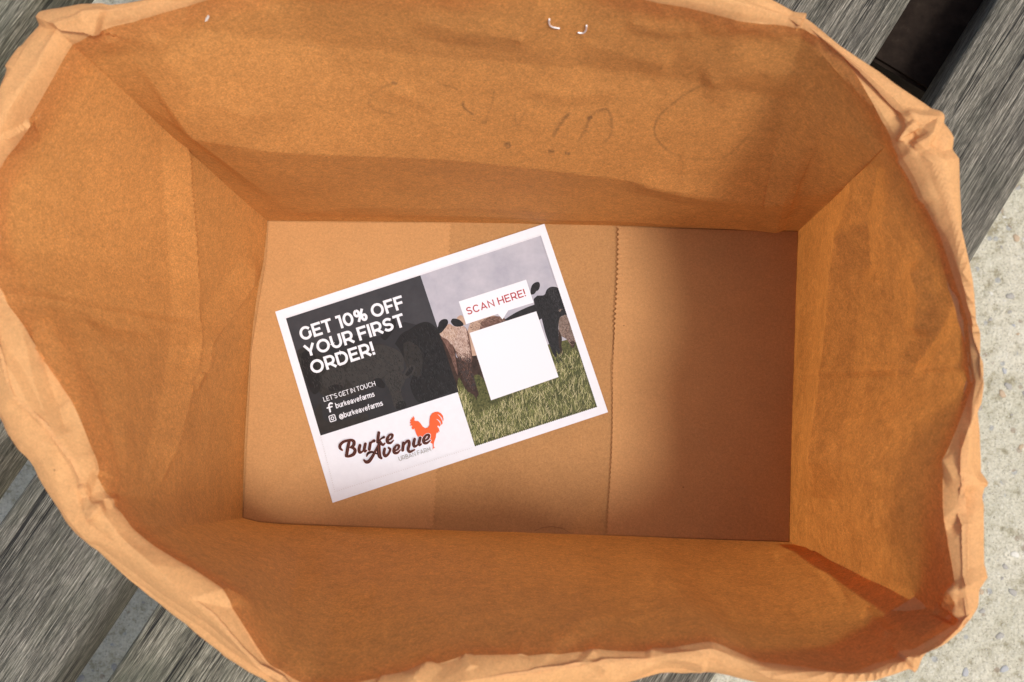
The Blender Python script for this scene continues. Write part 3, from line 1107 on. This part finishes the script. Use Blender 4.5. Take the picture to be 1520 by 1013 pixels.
XH = 0.72
GL = {
    'A': (.86, [[(0, 0), (.5, 1), (1, 0)], [(.17, .28), (.83, .28)]]),
    'B': (.68, [[(0, 0), (0, 1), (.6, 1)]+arc(.62, .76, .30, .24, 90, -90)+[(0, .52)], [(.6, .52)]+arc(.66, .26, .34, .26, 90, -90)+[(0, 0)]]),
    'C': (.80, [arc(.55, .5, .55, .5, 48, 312, 26)]),
    'D': (.82, [[(0, 0), (0, 1), (.45, 1)]+arc(.45, .5, .55, .5, 90, -90, 18)+[(0, 0)]]),
    'E': (.62, [[(1, 1), (0, 1), (0, 0), (1, 0)], [(0, .51), (.85, .51)]]),
    'F': (.60, [[(1, 1), (0, 1), (0, 0)], [(0, .48), (.85, .48)]]),
    'G': (.86, [arc(.53, .5, .53, .5, 48, 318, 26)+[(.96, .20), (.96, .48)]]),
    'H': (.78, [[(0, 0), (0, 1)], [(1, 0), (1, 1)], [(0, .5), (1, .5)]]),
    'I': (.0, [[(0, 0), (0, 1)]]),
    'L': (.56, [[(0, 1), (0, 0), (1, 0)]]),
    'M': (.90, [[(0, 0), (0, 1), (.5, .32), (1, 1), (1, 0)]]),
    'N': (.78, [[(0, 0), (0, 1), (1, 0), (1, 1)]]),
    'O': (.96, [arc(.5, .5, .5, .5, 90, 450, 32)]),
    'R': (.70, [[(0, 0), (0, 1), (.5, 1)]+arc(.55, .67, .45, .33, 90, -90)+[(0, .34)], [(.52, .34), (1, 0)]]),
    'S': (.66, [arc(.52, .755, .48, .245, 40, 250, 16)+arc(.50, .25, .50, .25, 75, -145, 18)]),
    'T': (.70, [[(0, 1), (1, 1)], [(.5, 1), (.5, 0)]]),
    'U': (.76, [[(0, 1), (0, .42)]+arc(.5, .42, .5, .42, 180, 360, 16)+[(1, 1)]]),
    'Y': (.78, [[(0, 1), (.5, .38), (1, 1)], [(.5, .38), (.5, 0)]]),
    '0': (.74, [arc(.5, .5, .5, .5, 90, 450, 28)]),
    '1': (.26, [[(0, 1), (1, 1), (1, 0)]]),
    '%': (.95, [arc(.2, .76, .2, .24, 90, 450, 18), arc(.8, .24, .2, .24, 90, 450, 18), [(.2, 0), (.8, 1)]]),
    '!': (.0, [[(0, 1), (0, .36)], [(0, .02), (0, .0)]]),
    "'": (.0, [[(0, 1), (0, .78)]]),
    ' ': (.22, []),
    'b': (.56, [[(0, 1.05), (0, 0)], arc(.5, XH/2, .5, XH/2, 90, 450, 20)]),
    'u': (.50, [[(0, XH), (0, .3)]+arc(.5, .3, .5, .3, 180, 360, 12), [(1, XH), (1, 0)]]),
    'r': (.30, [[(0, XH), (0, 0)], [(0, .4), (.35, .64), (1, XH)]]),
    'k': (.50, [[(0, 1.05), (0, 0)], [(1, XH), (.05, .26)], [(.4, .42), (1, 0)]]),
    'e': (.56, [[(0.02, .36), (1, .36)]+arc(.5, XH/2, .5, XH/2, 0, 315, 20)]),
    'a': (.50, [arc(.45, .2, .45, .2, 90, 450, 14), [(1, 0), (1, .45)]+arc(.52, .47, .48, .25, 0, 150, 10)]),
    'v': (.54, [[(0, XH), (.5, 0), (1, XH)]]),
    'f': (.34, [[(.35, 0), (.35, .8)]+arc(.8, .82, .45, .24, 180, 90, 6), [(0, .64), (.95, .64)]]),
    'm': (.92, [[(0, XH), (0, 0)], [(0, .45)]+arc(.25, .45, .25, .27, 180, 0, 10)+[(.5, 0)], [(.5, .45)]+arc(.75, .45, .25, .27, 180, 0, 10)+[(1, 0)]]),
    's': (.44, [arc(.5, .545, .48, .175, 40, 250, 10)+arc(.5, .185, .5, .185, 75, -145, 12)]),
    '@': (.98, [arc(.5, .35, .5, .5, -50, 310, 24)+[(.86, .06)], arc(.48, .35, .22, .24, 90, 450, 14), [(.72, .6), (.72, .2), (.84, .1), (.98, .22)]]),
}


def text(name, s, start, end, cap, w, mat, sp=0.16, space=None):
    """stroke lettering between two baseline pixels; cap = cap height and w = stroke, in photograph pixels"""
    x0, y0 = px2c(*start); x1, y1 = px2c(*end)
    pxm = CW/421.0
    H, W = cap*pxm, w*pxm
    rel = W/H
    adv = 0.0; places = []
    for ch in s:
        gw = GL[ch][0]
        cw = gw if ch != ' ' else (space or gw)
        places.append((adv, cw))
        adv += cw+(rel if ch != ' ' else 0)+sp*(0.35 if ch == ' ' else 1)
    adv -= sp
    L = math.hypot(x1-x0, y1-y0)
    ca, sa = (x1-x0)/L, (y1-y0)/L
    kx = L/(adv*H)
    vv, ff = [], []
    for ch, (a, cw) in zip(s, places):
        for st in GL[ch][1]:
            pts = []
            for (gx, gy) in st:
                X = (a+gx*cw)*H*kx+W/2
                Y = W/2+gy*(H-W)
                pts.append((x0+ca*X+sa*Y, y0+sa*X-ca*Y))
            closed = math.dist(st[0], st[-1]) < 1e-6
            diag = ch in 'AYvk%' or ch == 'N'
            ribbon(pts, W, lz(), vv, ff, 0.0 if closed else (W*0.15 if diag else W/2*0.96))
    return mesh_obj(name, vv, up_faces(vv, ff), mat, card)


# card sheet with a slightly rounded, real thickness
pc = [(0, 0), (CW, 0), (CW, CHt), (0, CHt)]
vv = [c2w(x, y, 0) for x, y in pc]+[c2w(x, y, -TH) for x, y in pc]
mesh_obj('card_sheet', vv, [(3, 2, 1, 0), (4, 5, 6, 7)]+[(i, (i+1) % 4, 4+(i+1) % 4, 4+i) for i in range(4)], M_card, card)

# the printed photograph: sky, cattle, grass
photo_px = [(624, 409), (803, 350), (886.5, 604.5), (705, 663)]
photo = printed('photo_print', photo_px, M_sky, label='printed photograph of cattle in long grass')
ph_c = [px2c(*p) for p in photo_px]


def clip(pc, win):
    """keep a printed shape inside a convex window (card coordinates)"""
    cxw = sum(p[0] for p in win)/len(win); cyw = sum(p[1] for p in win)/len(win)
    out = pc
    for i in range(len(win)):
        a, b = win[i], win[(i+1) % len(win)]
        f = lambda p: (b[0]-a[0])*(p[1]-a[1])-(b[1]-a[1])*(p[0]-a[0])
        sg = 1 if f((cxw, cyw)) > 0 else -1
        res = []
        for j in range(len(out)):
            p, q = out[j], out[(j+1) % len(out)]
            fp, fq = f(p)*sg, f(q)*sg
            if fp >= 0: res.append(p)
            if fp*fq < 0:
                t = fp/(fp-fq)
                res.append((p[0]+(q[0]-p[0])*t, p[1]+(q[1]-p[1])*t))
        out = res
        if not out: return []
    return out


def scene_shape(name, pts_px, mat, win=ph_c, parent=None, smooth=True):
    pts = [px2c(*p) for p in pts_px]
    if smooth and len(pts) > 4:
        pts = [tuple(p) for p in densify(pts+[pts[0]], 0.0006)[:-1]]
    pts = clip(pts, win)
    if len(pts) >= 3: return printed(name, pts, mat, parent or photo, True)


M_grass = print_mat('print_grass', (0.022, 0.030, 0.010), (0.12, 0.125, 0.045), 900)
M_blade = [print_mat('print_blade_%d' % i, c) for i, c in enumerate(((0.34, 0.34, 0.15), (0.18, 0.20, 0.065), (0.035, 0.045, 0.014), (0.47, 0.44, 0.25), (0.09, 0.105, 0.035)))]
M_hide = print_mat('print_pale_hide', (0.30, 0.20, 0.165), (0.50, 0.40, 0.36), 420)
M_hide2 = print_mat('print_brown_hide', (0.085, 0.045, 0.035), (0.19, 0.115, 0.095), 420)
M_hide3 = print_mat('print_dark_brown_hide', (0.018, 0.012, 0.010), (0.055, 0.032, 0.025), 420)
M_calf = print_mat('print_calf_hide', (0.12, 0.09, 0.075), (0.24, 0.19, 0.165), 500)
M_tan = print_mat('print_tan_hide', (0.36, 0.25, 0.19), (0.46, 0.34, 0.27), 500)
zw = lambda pts: [(640+x/6.333, 440+y/6.333) for x, y in pts]
ze = lambda pts: [(770+x/6.333, 400+y/6.333) for x, y in pts]
z5 = lambda pts: [(610+x/4.823, 330+y/4.823) for x, y in pts]

scene_shape('printed_grass', [(672, 560), (700, 545), (760, 560), (812, 512), (840, 505), (900, 480), (900, 620), (700, 680)], M_grass, smooth=False)
# cattle behind the code panel
scene_shape('printed_cow', [(694, 492), (700, 478), (722, 468), (738, 470), (748, 476), (752, 540), (700, 545)], M_tan)
scene_shape('printed_cow', [(714, 478), (730, 470), (750, 474), (752, 500), (715, 500)], M_hide2)
scene_shape('printed_cow', [(744, 478), (770, 462), (800, 452), (806, 470), (790, 480), (744, 500)], M_black)
# black cow on the right with raised ear
scene_shape('printed_cow', ze([(140, 285), (165, 250), (238, 242), (262, 195), (295, 168), (340, 165), (380, 185), (480, 300), (470, 420), (405, 440), (382, 470),
                               (372, 560), (378, 680), (395, 790), (408, 870), (380, 900), (345, 840), (300, 740), (250, 600), (210, 450), (160, 390)]), M_black)
scene_shape('printed_ear', ze([(112, 240), (112, 190), (128, 145), (160, 122), (190, 122), (200, 150), (190, 188), (165, 212), (140, 235)]), M_black)
scene_shape('printed_calf', ze([(388, 450), (420, 436), (445, 430), (490, 520), (540, 640), (528, 700), (508, 742), (484, 700), (445, 655), (402, 628), (378, 585), (376, 500)]), M_calf)
scene_shape('printed_muzzle', ze([(480, 690), (505, 672), (530, 690), (515, 740), (492, 725)]), M_hide3)
scene_shape('printed_leg', ze([(372, 560), (405, 640), (402, 720), (420, 790), (400, 800), (380, 740)]), M_hide3)
scene_shape('printed_eye', ze([(372, 385), (395, 372), (415, 376), (400, 386), (385, 402)]), M_calf)
scene_shape('printed_eye', ze([(165, 205), (180, 205), (160, 235), (180, 240), (140, 275), (138, 255)]), M_sky)
# pale faced cow in the middle
scene_shape('printed_cow', zw([(-20, 330), (70, 340), (150, 420), (225, 500), (248, 580), (400, 560), (560, 560), (560, 760), (520, 800), (450, 740), (400, 760), (440, 880),
                               (445, 930), (400, 945), (330, 880), (285, 800), (255, 770), (245, 930), (-20, 950)]), M_hide3)
scene_shape('printed_leg', zw([(250, 600), (300, 640), (360, 760), (420, 860), (430, 940), (420, 1010), (380, 1000), (350, 900), (290, 800), (255, 730)]), M_hide3)
scene_shape('printed_cow', zw([(90, 385), (140, 405), (200, 470), (225, 560), (250, 740), (215, 660), (180, 560), (140, 470)]), M_hide2)
scene_shape('printed_face', zw([(78, 355), (130, 300), (170, 258), (215, 282), (300, 278), (345, 330), (365, 420), (385, 560), (375, 625), (300, 610), (245, 570), (222, 500), (155, 420), (95, 385)]), M_hide2)
scene_shape('printed_face', zw([(80, 352), (130, 300), (170, 258), (215, 282), (300, 280), (335, 330), (340, 420), (350, 500), (300, 540), (250, 525), (222, 480), (155, 412), (98, 380)]), M_hide)
scene_shape('printed_face', zw([(85, 350), (130, 300), (172, 262), (215, 290), (250, 330), (230, 400), (200, 420), (150, 395), (100, 375)]), M_tan)
scene_shape('printed_ear', zw([(40, 300), (62, 290), (75, 245), (108, 217), (148, 218), (160, 250), (142, 288), (128, 305), (92, 345), (40, 350)]), M_black)
scene_shape('printed_ear', zw([(240, 205), (270, 180), (300, 188), (325, 268), (300, 262), (255, 222)]), M_tan)
scene_shape('printed_ear', zw([(184, 242), (200, 212), (250, 215), (290, 240), (304, 272), (255, 287), (212, 277)]), M_black)
scene_shape('printed_grass', zw([(250, 790), (275, 790), (320, 880), (400, 930), (440, 1010), (480, 1100), (250, 1100)]), M_grass)
scene_shape('printed_grass', zw([(405, 770), (430, 755), (480, 790), (530, 900), (540, 980), (470, 960), (430, 860)]), M_grass)

def in_poly(p, poly):
    c = False
    for i in range(len(poly)):
        (x1, y1), (x2, y2) = poly[i-1], poly[i]
        if (y1 > p[1]) != (y2 > p[1]) and p[0] < (x2-x1)*(p[1]-y1)/(y2-y1)+x1: c = not c
    return c


def fur(poly_px, tones, n, lean, ln, win, parent, wid=0.00011):
    us = [p[0] for p in poly_px]; vs2 = [p[1] for p in poly_px]
    for mb in tones:
        vv, ff = [], []
        z = lz()
        for _ in range(n):
            u, v = random.uniform(min(us), max(us)), random.uniform(min(vs2), max(vs2))
            a_ = math.radians(lean)+random.gauss(0, 0.35); L_ = ln*random.uniform(0.5, 1.4)
            u2, v2 = u+L_*math.cos(a_), v+L_*math.sin(a_)
            if not (in_poly((u, v), poly_px) and in_poly((u2, v2), poly_px)): continue
            a, b = px2c(u, v), px2c(u2, v2)
            if len(clip([a, b, (a[0]+1e-6, b[1])], win)) < 3 or len(clip([b, (b[0]+1e-5, b[1]), (b[0], b[1]+1e-5)], win)) < 3 or len(clip([a, (a[0]+1e-5, a[1]), (a[0], a[1]+1e-5)], win)) < 3: continue
            dx, dy = b[0]-a[0], b[1]-a[1]; l = math.hypot(dx, dy)
            w = wid*random.uniform(0.5, 1.3); wx, wy = -dy/l*w, dx/l*w
            z += 3e-8; b0 = len(vv)
            for q in (a, (a[0]+dx*.5+wx, a[1]+dy*.5+wy), b, (a[0]+dx*.5-wx, a[1]+dy*.5-wy)): vv.append(c2w(q[0], q[1], z))
            ff += [(b0, b0+1, b0+2), (b0, b0+2, b0+3)]
        if vv:
            o = mesh_obj('printed_fur', vv, up_faces(vv, ff), mb, parent); o['kind'] = 'stuff'


T_dk = [print_mat('print_fur_a', (0.030, 0.031, 0.034)), print_mat('print_fur_b', (0.006, 0.006, 0.007)), print_mat('print_fur_c', (0.05, 0.052, 0.06))]
T_br = [print_mat('print_fur_d', (0.13, 0.075, 0.06)), print_mat('print_fur_e', (0.05, 0.028, 0.022)), print_mat('print_fur_f', (0.30, 0.21, 0.175)), print_mat('print_fur_g', (0.52, 0.43, 0.38))]
cow_r = ze([(140, 285), (165, 250), (238, 242), (262, 195), (295, 168), (340, 165), (380, 185), (480, 300), (470, 420), (405, 440), (382, 470), (372, 560), (378, 680), (395, 790), (380, 880), (345, 840), (300, 740), (250, 600), (210, 450), (160, 390)])
fur(cow_r, T_dk[:2], 700, 70, 4, ph_c, photo)
fur(ze([(265, 190), (295, 172), (345, 172), (370, 230), (395, 330), (380, 400), (330, 330), (290, 250)]), T_dk[2:], 160, 75, 4, ph_c, photo)
face_a = zw([(85, 350), (130, 300), (172, 262), (215, 282), (300, 280), (340, 330), (355, 420), (375, 560), (365, 620), (300, 605), (245, 565), (222, 495), (155, 415), (98, 380)])
fur(face_a, [T_br[0], T_br[2], T_br[3], T_br[2], T_br[3]], 380, 75, 4, ph_c, photo)
fur(zw([(240, 560), (300, 560), (380, 570), (375, 640), (430, 850), (400, 900), (330, 830), (260, 700)]), T_br[:2]+T_dk[:1], 420, 75, 5, ph_c, photo)
fur(zw([(90, 385), (140, 405), (200, 470), (225, 560), (250, 740), (215, 660), (180, 560), (140, 470)]), T_br[1:2], 200, 65, 4, ph_c, photo)
fur(ze([(388, 450), (445, 430), (540, 640), (508, 742), (445, 655), (378, 585)]), T_br[:3], 200, 60, 3, ph_c, photo)
fur([(696, 480), (722, 468), (752, 474), (752, 500), (700, 500)], T_br[:3], 160, 20, 4, ph_c, photo)

# printed grass blades, too fine to pick apart: one mesh per tone
inside = lambda p: len(clip([(p[0]-1e-5, p[1]-1e-5), (p[0]+1e-5, p[1]-1e-5), (p[0], p[1]+1e-5)], ph_c)) >= 3
for bi, mb in enumerate(M_blade):
    vv, ff = [], []
    z = lz()
    for _ in range(800):
        t = random.random()
        u = random.uniform(675, 895)
        lowest = np.interp(u, [680, 705, 886, 900], [582, 663, 604, 600])
        top = np.interp(u, [675, 690, 705, 730, 812, 826, 850, 890], [590, 575, 618, 602, 560, 520, 520, 500])
        v = random.uniform(top+4, lowest+6)
        ln = random.uniform(5, 16)*(0.6+0.6*(v-top)/(lowest-top+1e-6))
        lean = random.gauss(-0.05, 0.38)
        a = px2c(u, v); 
        tip = px2c(u+ln*math.sin(lean), v-ln*math.cos(lean))
        if not (inside(a) and inside(tip)): continue
        dx, dy = tip[0]-a[0], tip[1]-a[1]
        z += 3e-8; wd_ = random.uniform(0.00005, 0.00013)
        l = math.hypot(dx, dy); wx, wy = -dy/l*wd_, dx/l*wd_
        mid = (a[0]+dx*0.55+wx*2, a[1]+dy*0.55+wy*2)
        b0 = len(vv)
        for q in ((a[0]-wx, a[1]-wy), (a[0]+wx, a[1]+wy), (mid[0]+wx, mid[1]+wy), tip, (mid[0]-wx, mid[1]-wy)):
            vv.append(c2w(q[0], q[1], z))
        ff += [(b0, b0+1, b0+2), (b0, b0+2, b0+4), (b0+4, b0+2, b0+3)]
    o = mesh_obj('printed_blades', vv, up_faces(vv, ff), mb, photo)
    o['kind'] = 'stuff'

# dark overlay panel with the cattle showing faintly through
panel_px = [(424.5, 473), (624, 409), (681, 582), (476, 647)]
panel = printed('dark_panel', panel_px, M_dark, label='charcoal panel with white lettering over faint cattle')
pn_c = [px2c(*p) for p in panel_px]
M_f1 = print_mat('print_faint_a', (0.030, 0.030, 0.030), (0.040, 0.039, 0.038), 300)
M_f2 = print_mat('print_faint_b', (0.012, 0.012, 0.013), (0.017, 0.017, 0.018), 300)
M_f3 = print_mat('print_faint_c', (0.022, 0.021, 0.020), (0.030, 0.029, 0.028), 300)
zp = lambda pts: [(430+x/5.63, 500+y/5.63) for x, y in pts]
M_slate = print_mat('print_slate', (0.036, 0.038, 0.045), (0.048, 0.050, 0.058), 120)
sh = lambda n, p, m: scene_shape(n, p, m, pn_c, panel)
scene_shape('printed_sky', [(424, 473), (624, 409), (650, 490), (600, 478), (560, 500), (520, 498), (440, 530)], M_slate, pn_c, panel, False)
sh('printed_cow', zp([(60, 120), (130, 90), (260, 160), (420, 180), (560, 120), (700, 60), (820, 80), (930, 130), (960, 200), (930, 290), (830, 310), (700, 420), (500, 500), (330, 520), (200, 420), (90, 300)]), M_f3)
sh('printed_cow', zp([(490, 220), (600, 160), (720, 70), (850, 90), (930, 140), (955, 200), (945, 290), (860, 280), (790, 330), (720, 370), (560, 420), (470, 330)]), M_f1)
sh('printed_cow', zp([(880, 60), (930, -20), (1000, -60), (1080, -110), (1160, -120), (1240, -60), (1330, 40), (1400, 200), (1440, 460), (1300, 480), (1100, 560), (1010, 420), (1040, 290), (1040, 230), (980, 240), (955, 180), (920, 110)]), M_f2)
sh('printed_cow', zp([(950, 60), (1000, 40), (1080, 90), (1110, 190), (1090, 330), (1000, 300), (960, 190)]), M_f3)
sh('printed_ear', zp([(760, 0), (800, -60), (840, -110), (870, -150), (890, -100), (860, -40), (800, 30)]), M_f2)
sh('printed_face', zp([(790, 340), (850, 290), (940, 300), (965, 360), (930, 450), (950, 530), (968, 590), (890, 606), (862, 540), (835, 450), (800, 390)]), M_f1)
sh('printed_muzzle', zp([(885, 560), (920, 540), (965, 545), (972, 592), (895, 606)]), M_f2)
sh('printed_ear', zp([(945, 320), (985, 255), (1030, 235), (1048, 262), (1030, 310), (990, 345), (955, 350)]), M_f1)
sh('printed_ear', zp([(965, 318), (995, 270), (1025, 250), (1035, 270), (1015, 305), (985, 330)]), M_f2)
sh('printed_ear', zp([(800, 400), (760, 350), (720, 350), (690, 380), (740, 420), (790, 430)]), M_f2)
sh('printed_face', zp([(270, 330), (330, 270), (430, 260), (470, 320), (450, 420), (400, 450), (330, 440), (280, 400)]), M_f1)
sh('printed_muzzle', zp([(320, 420), (380, 400), (440, 410), (430, 450), (340, 455)]), M_f2)
sh('printed_cow', zp([(90, 150), (150, 110), (210, 150), (230, 260), (260, 420), (200, 480), (130, 350)]), M_f2)
sh('printed_cow', zp([(200, 640), (260, 560), (300, 700), (500, 690), (620, 640), (640, 700), (300, 800), (220, 790)]), M_f3)

T_f = [print_mat('print_faint_fur_a', (0.048, 0.047, 0.045)), print_mat('print_faint_fur_b', (0.012, 0.012, 0.012))]
fur(zp([(490, 220), (720, 70), (850, 90), (955, 200), (945, 290), (790, 330), (560, 420), (470, 330)]), T_f, 420, 60, 4, pn_c, panel)
fur(zp([(790, 340), (850, 290), (940, 300), (965, 360), (930, 450), (968, 590), (890, 606), (835, 450)]), T_f, 260, 75, 3.5, pn_c, panel)
fur(zp([(60, 120), (260, 160), (500, 220), (480, 480), (330, 520), (200, 420), (90, 300)]), T_f, 420, 70, 5, pn_c, panel)
fur(zp([(930, -20), (1160, -120), (1330, 40), (1400, 200), (1440, 460), (1100, 560), (1010, 420)]), T_dk[:2], 700, 70, 5, pn_c, panel)
# labels
printed('code_panel', [(697, 494.6), (796, 462.5), (829, 560), (729, 594.5)], M_white, label='blank white square panel')
printed('scan_label', [(681, 448), (781, 415.5), (792, 449.5), (754.5, 461.3), (746, 474.5), (739, 466.3), (692, 481.6)], M_white)
text('scan_text', 'SCAN HERE!', (694.3, 468.2), (780.8, 440.0), 11.4, 1.75, M_red, 0.20, 0.34)
text('headline_text', 'GET 10% OFF', (448.0, 507.0), (600.8, 458.0), 20.4, 3.9, M_white, 0.15, 0.28)
text('headline_text', 'YOUR FIRST', (455.0, 532.0), (602.2, 484.6), 20.4, 3.9, M_white, 0.15, 0.28)
text('headline_text', 'ORDER!', (464.0, 556.6), (557.0, 526.6), 20.4, 3.9, M_white, 0.15, 0.28)
text('contact_text', "LET'S GET IN TOUCH", (481.4, 597.0), (557.8, 572.8), 7.2, 0.9, M_white, 0.20, 0.28)
text('contact_text', 'burkeavefarms', (499.6, 606.8), (556.6, 588.8), 8.0, 1.15, M_white, 0.15)
text('contact_text', '@burkeavefarms', (504.6, 622.6), (569.0, 602.2), 8.0, 1.15, M_white, 0.15)
text('farm_text', 'URBAN FARM', (593.2, 685.0), (640.2, 669.8), 6.6, 0.75, M_grey, 0.24, 0.30)


def strokes_px(name, strokes, mat, parent=None, extra=0.0):
    vv, ff = [], []
    pxm = CW/421.0
    for st in strokes:
        pts = [px2c(p[0], p[1])+(p[2],) for p in st]
        d = densify(pts, 0.00025)
        ribbon([q[:2] for q in d], [max(0.05, (q[2]+extra))*pxm for q in d], lz(), vv, ff, max(0.0, extra)*pxm*0.5)
        # round ends
        for e in (d[0], d[-1]):
            r = max(0.05, e[2]+extra)*pxm*0.5; z = lz(); b0 = len(vv)
            for a in range(10): vv.append(c2w(e[0]+r*math.cos(a*0.6283), e[1]+r*math.sin(a*0.6283), z))
            ff += [(b0, b0+a, b0+a+1) for a in range(1, 9)]
    return mesh_obj(name, vv, up_faces(vv, ff), mat, parent or card)


# icons
strokes_px('letter_icon', [[(493.5, 599.3, 2.3), (491.0, 598.9, 2.4), (489.2, 600.4, 2.4), (488.8, 603, 2.4), (490.6, 611.4, 2.6)], [(486.2, 606.0, 2.0), (493.2, 603.9, 2.0)]], M_white)
ic = px2c(493.9, 621.2); pxm = CW/421.0
vv, ff = [], []
rr = [(ic[0]+(4.2*sx+1.3*math.cos(math.radians(a)))*pxm-0*sx, ic[1]+(4.2*sy+1.3*math.sin(math.radians(a)))*pxm) for sx, sy, a0 in ((.74, .74, 0), (-.74, .74, 90), (-.74, -.74, 180), (.74, -.74, 270)) for a in range(a0, a0+91, 18)]
ribbon(rr+rr[:2], 1.25*pxm, lz(), vv, ff)
ribbon([(ic[0]+2.1*pxm*math.cos(a*0.314), ic[1]+2.1*pxm*math.sin(a*0.314)) for a in range(21)], 1.2*pxm, lz(), vv, ff)
mesh_obj('camera_icon', vv, up_faces(vv, ff), M_white, card)

# logo
zl = lambda pts: [(495+x/8.686, 605+y/8.686) for x, y in pts]
rooster = [(982, 237), (1004, 214), (984, 202), (1000, 182), (988, 166), (1010, 152), (1014, 126), (1026, 141), (1031, 112), (1046, 134), (1051, 150), (1042, 166), (1062, 177), (1092, 176),
           (1122, 202), (1150, 244), (1186, 270), (1220, 260), (1239, 230), (1241, 170), (1248, 118), (1272, 80), (1310, 60), (1350, 57), (1388, 76), (1412, 108), (1422, 150), (1415, 182),
           (1402, 134), (1372, 104), (1340, 86), (1380, 128), (1402, 172), (1410, 206), (1394, 228), (1382, 184), (1352, 158), (1324, 146), (1364, 184), (1386, 226), (1368, 252), (1352, 232),
           (1340, 246), (1360, 272), (1373, 320), (1357, 308), (1350, 336), (1337, 322), (1326, 345), (1321, 390), (1306, 430), (1297, 462), (1293, 502), (1314, 526), (1297, 522), (1280, 543),
           (1285, 510), (1278, 470), (1255, 455), (1200, 420), (1140, 392), (1090, 380), (1070, 345), (1055, 300), (1046, 268), (1032, 287), (1016, 280), (1010, 256), (1022, 240), (1002, 234)]
printed('rooster_logo', zl(rooster), M_orange)
SC = 8.686
letters = [
    [(118, 552, 16), (90, 525, 30), (92, 485, 34), (130, 447, 30), (185, 428, 28), (240, 424, 30), (268, 445, 38), (262, 490, 36), (222, 516, 16)],
    [(218, 516, 14), (265, 528, 30), (283, 560, 38), (262, 605, 36), (205, 630, 28), (165, 630, 22)],
    [(207, 440, 34), (188, 530, 38), (172, 622, 36)],
    [(346, 490, 34), (334, 545, 36), (345, 580, 32), (375, 570, 18), (402, 535, 12)],
    [(416, 470, 32), (402, 540, 34), (412, 566, 28), (432, 555, 12)],
    [(480, 458, 32), (466, 542, 34)],
    [(472, 490, 12), (498, 448, 22), (528, 432, 36)],
    [(588, 328, 34), (578, 400, 34), (572, 448, 30)],
    [(655, 384, 28), (622, 402, 18), (590, 432, 12)],
    [(600, 430, 22), (622, 470, 30), (645, 482, 26), (668, 462, 12)],
    [(702, 428, 14), (752, 398, 22), (762, 356, 30), (728, 356, 22), (698, 405, 34), (704, 450, 34), (742, 458, 24), (778, 425, 10)],
    [(598, 470, 30), (545, 560, 26), (508, 632, 34), (462, 694, 40), (424, 702, 36), (398, 678, 14)],
    [(592, 462, 34), (588, 550, 46), (598, 625, 44), (622, 655, 26)],
    [(432, 630, 12), (452, 592, 28), (500, 575, 24), (560, 596, 16), (590, 600, 12)],
    [(664, 536, 32), (655, 595, 34), (674, 626, 34), (712, 600, 24), (736, 545, 26), (716, 522, 22)],
    [(790, 562, 14), (836, 536, 22), (846, 495, 30), (814, 492, 22), (785, 540, 34), (790, 582, 34), (828, 586, 24), (866, 548, 10)],
    [(906, 460, 34), (896, 552, 34)],
    [(902, 506, 12), (940, 448, 24), (974, 436, 34), (980, 480, 34), (966, 540, 34), (988, 572, 30), (1050, 545, 12)],
    [(1050, 410, 32), (1036, 470, 36), (1048, 502, 32), (1080, 490, 18), (1106, 455, 12)],
    [(1122, 392, 32), (1106, 462, 34), (1116, 484, 28), (1138, 472, 12)],
    [(1168, 436, 14), (1222, 404, 22), (1234, 360, 30), (1200, 360, 22), (1166, 410, 34), (1172, 454, 34), (1208, 460, 24), (1252, 425, 10)],
]
LT = [[(495+x/SC, 605+y/SC, w/SC) for x, y, w in st] for st in letters]
strokes_px('logo_halo', LT, M_white, None, 2.0)
strokes_px('logo_outline', LT, M_outline, None, 0.75)
strokes_px('logo_text', LT, M_ink, None, 0.0)
strokes_px('logo_core', [[(x, y, w*0.42) for x, y, w in st] for st in LT if max(p[2] for p in st) > 3.4], M_core, None, -0.2)

# faint dotted trim line, plus the fine toothed trim line along the photograph
M_dot = print_mat('print_dots', (0.50, 0.50, 0.52))
vv, ff = [], []
for a, b in (((477.5, 650), (498, 730)), ((498, 730), (704, 664)),):
    n = int(math.dist(a, b)/3.4)
    z = lz()
    for i in range(n):
        x, y = px2c(a[0]+(b[0]-a[0])*i/n, a[1]+(b[1]-a[1])*i/n)
        r = 0.45*pxm; b0 = len(vv)
        vv += [c2w(x-r, y-r, z), c2w(x+r, y-r, z), c2w(x+r, y+r, z), c2w(x-r, y+r, z)]
        ff.append((b0, b0+1, b0+2, b0+3))
o = mesh_obj('trim_dots', vv, up_faces(vv, ff), M_dot, card); o['kind'] = 'stuff'
vv, ff = [], []
for a, b in (((625, 409), (803, 350)), ((803, 350), (886.5, 604.5)), ((424.5, 473), (624, 409)), ((705, 663), (886.5, 604.5))):
    n = int(math.dist(a, b)/3.0)
    z = lz()
    for i in range(n):
        x, y = px2c(a[0]+(b[0]-a[0])*i/n, a[1]+(b[1]-a[1])*i/n)
        r = 0.5*pxm; b0 = len(vv)
        vv += [c2w(x-r, y-r, z), c2w(x+r, y-r, z), c2w(x+r, y+r, z), c2w(x-r, y+r, z)]
        ff.append((b0, b0+1, b0+2, b0+3))
o = mesh_obj('trim_dots', vv, up_faces(vv, ff), M_white, card); o['kind'] = 'stuff'
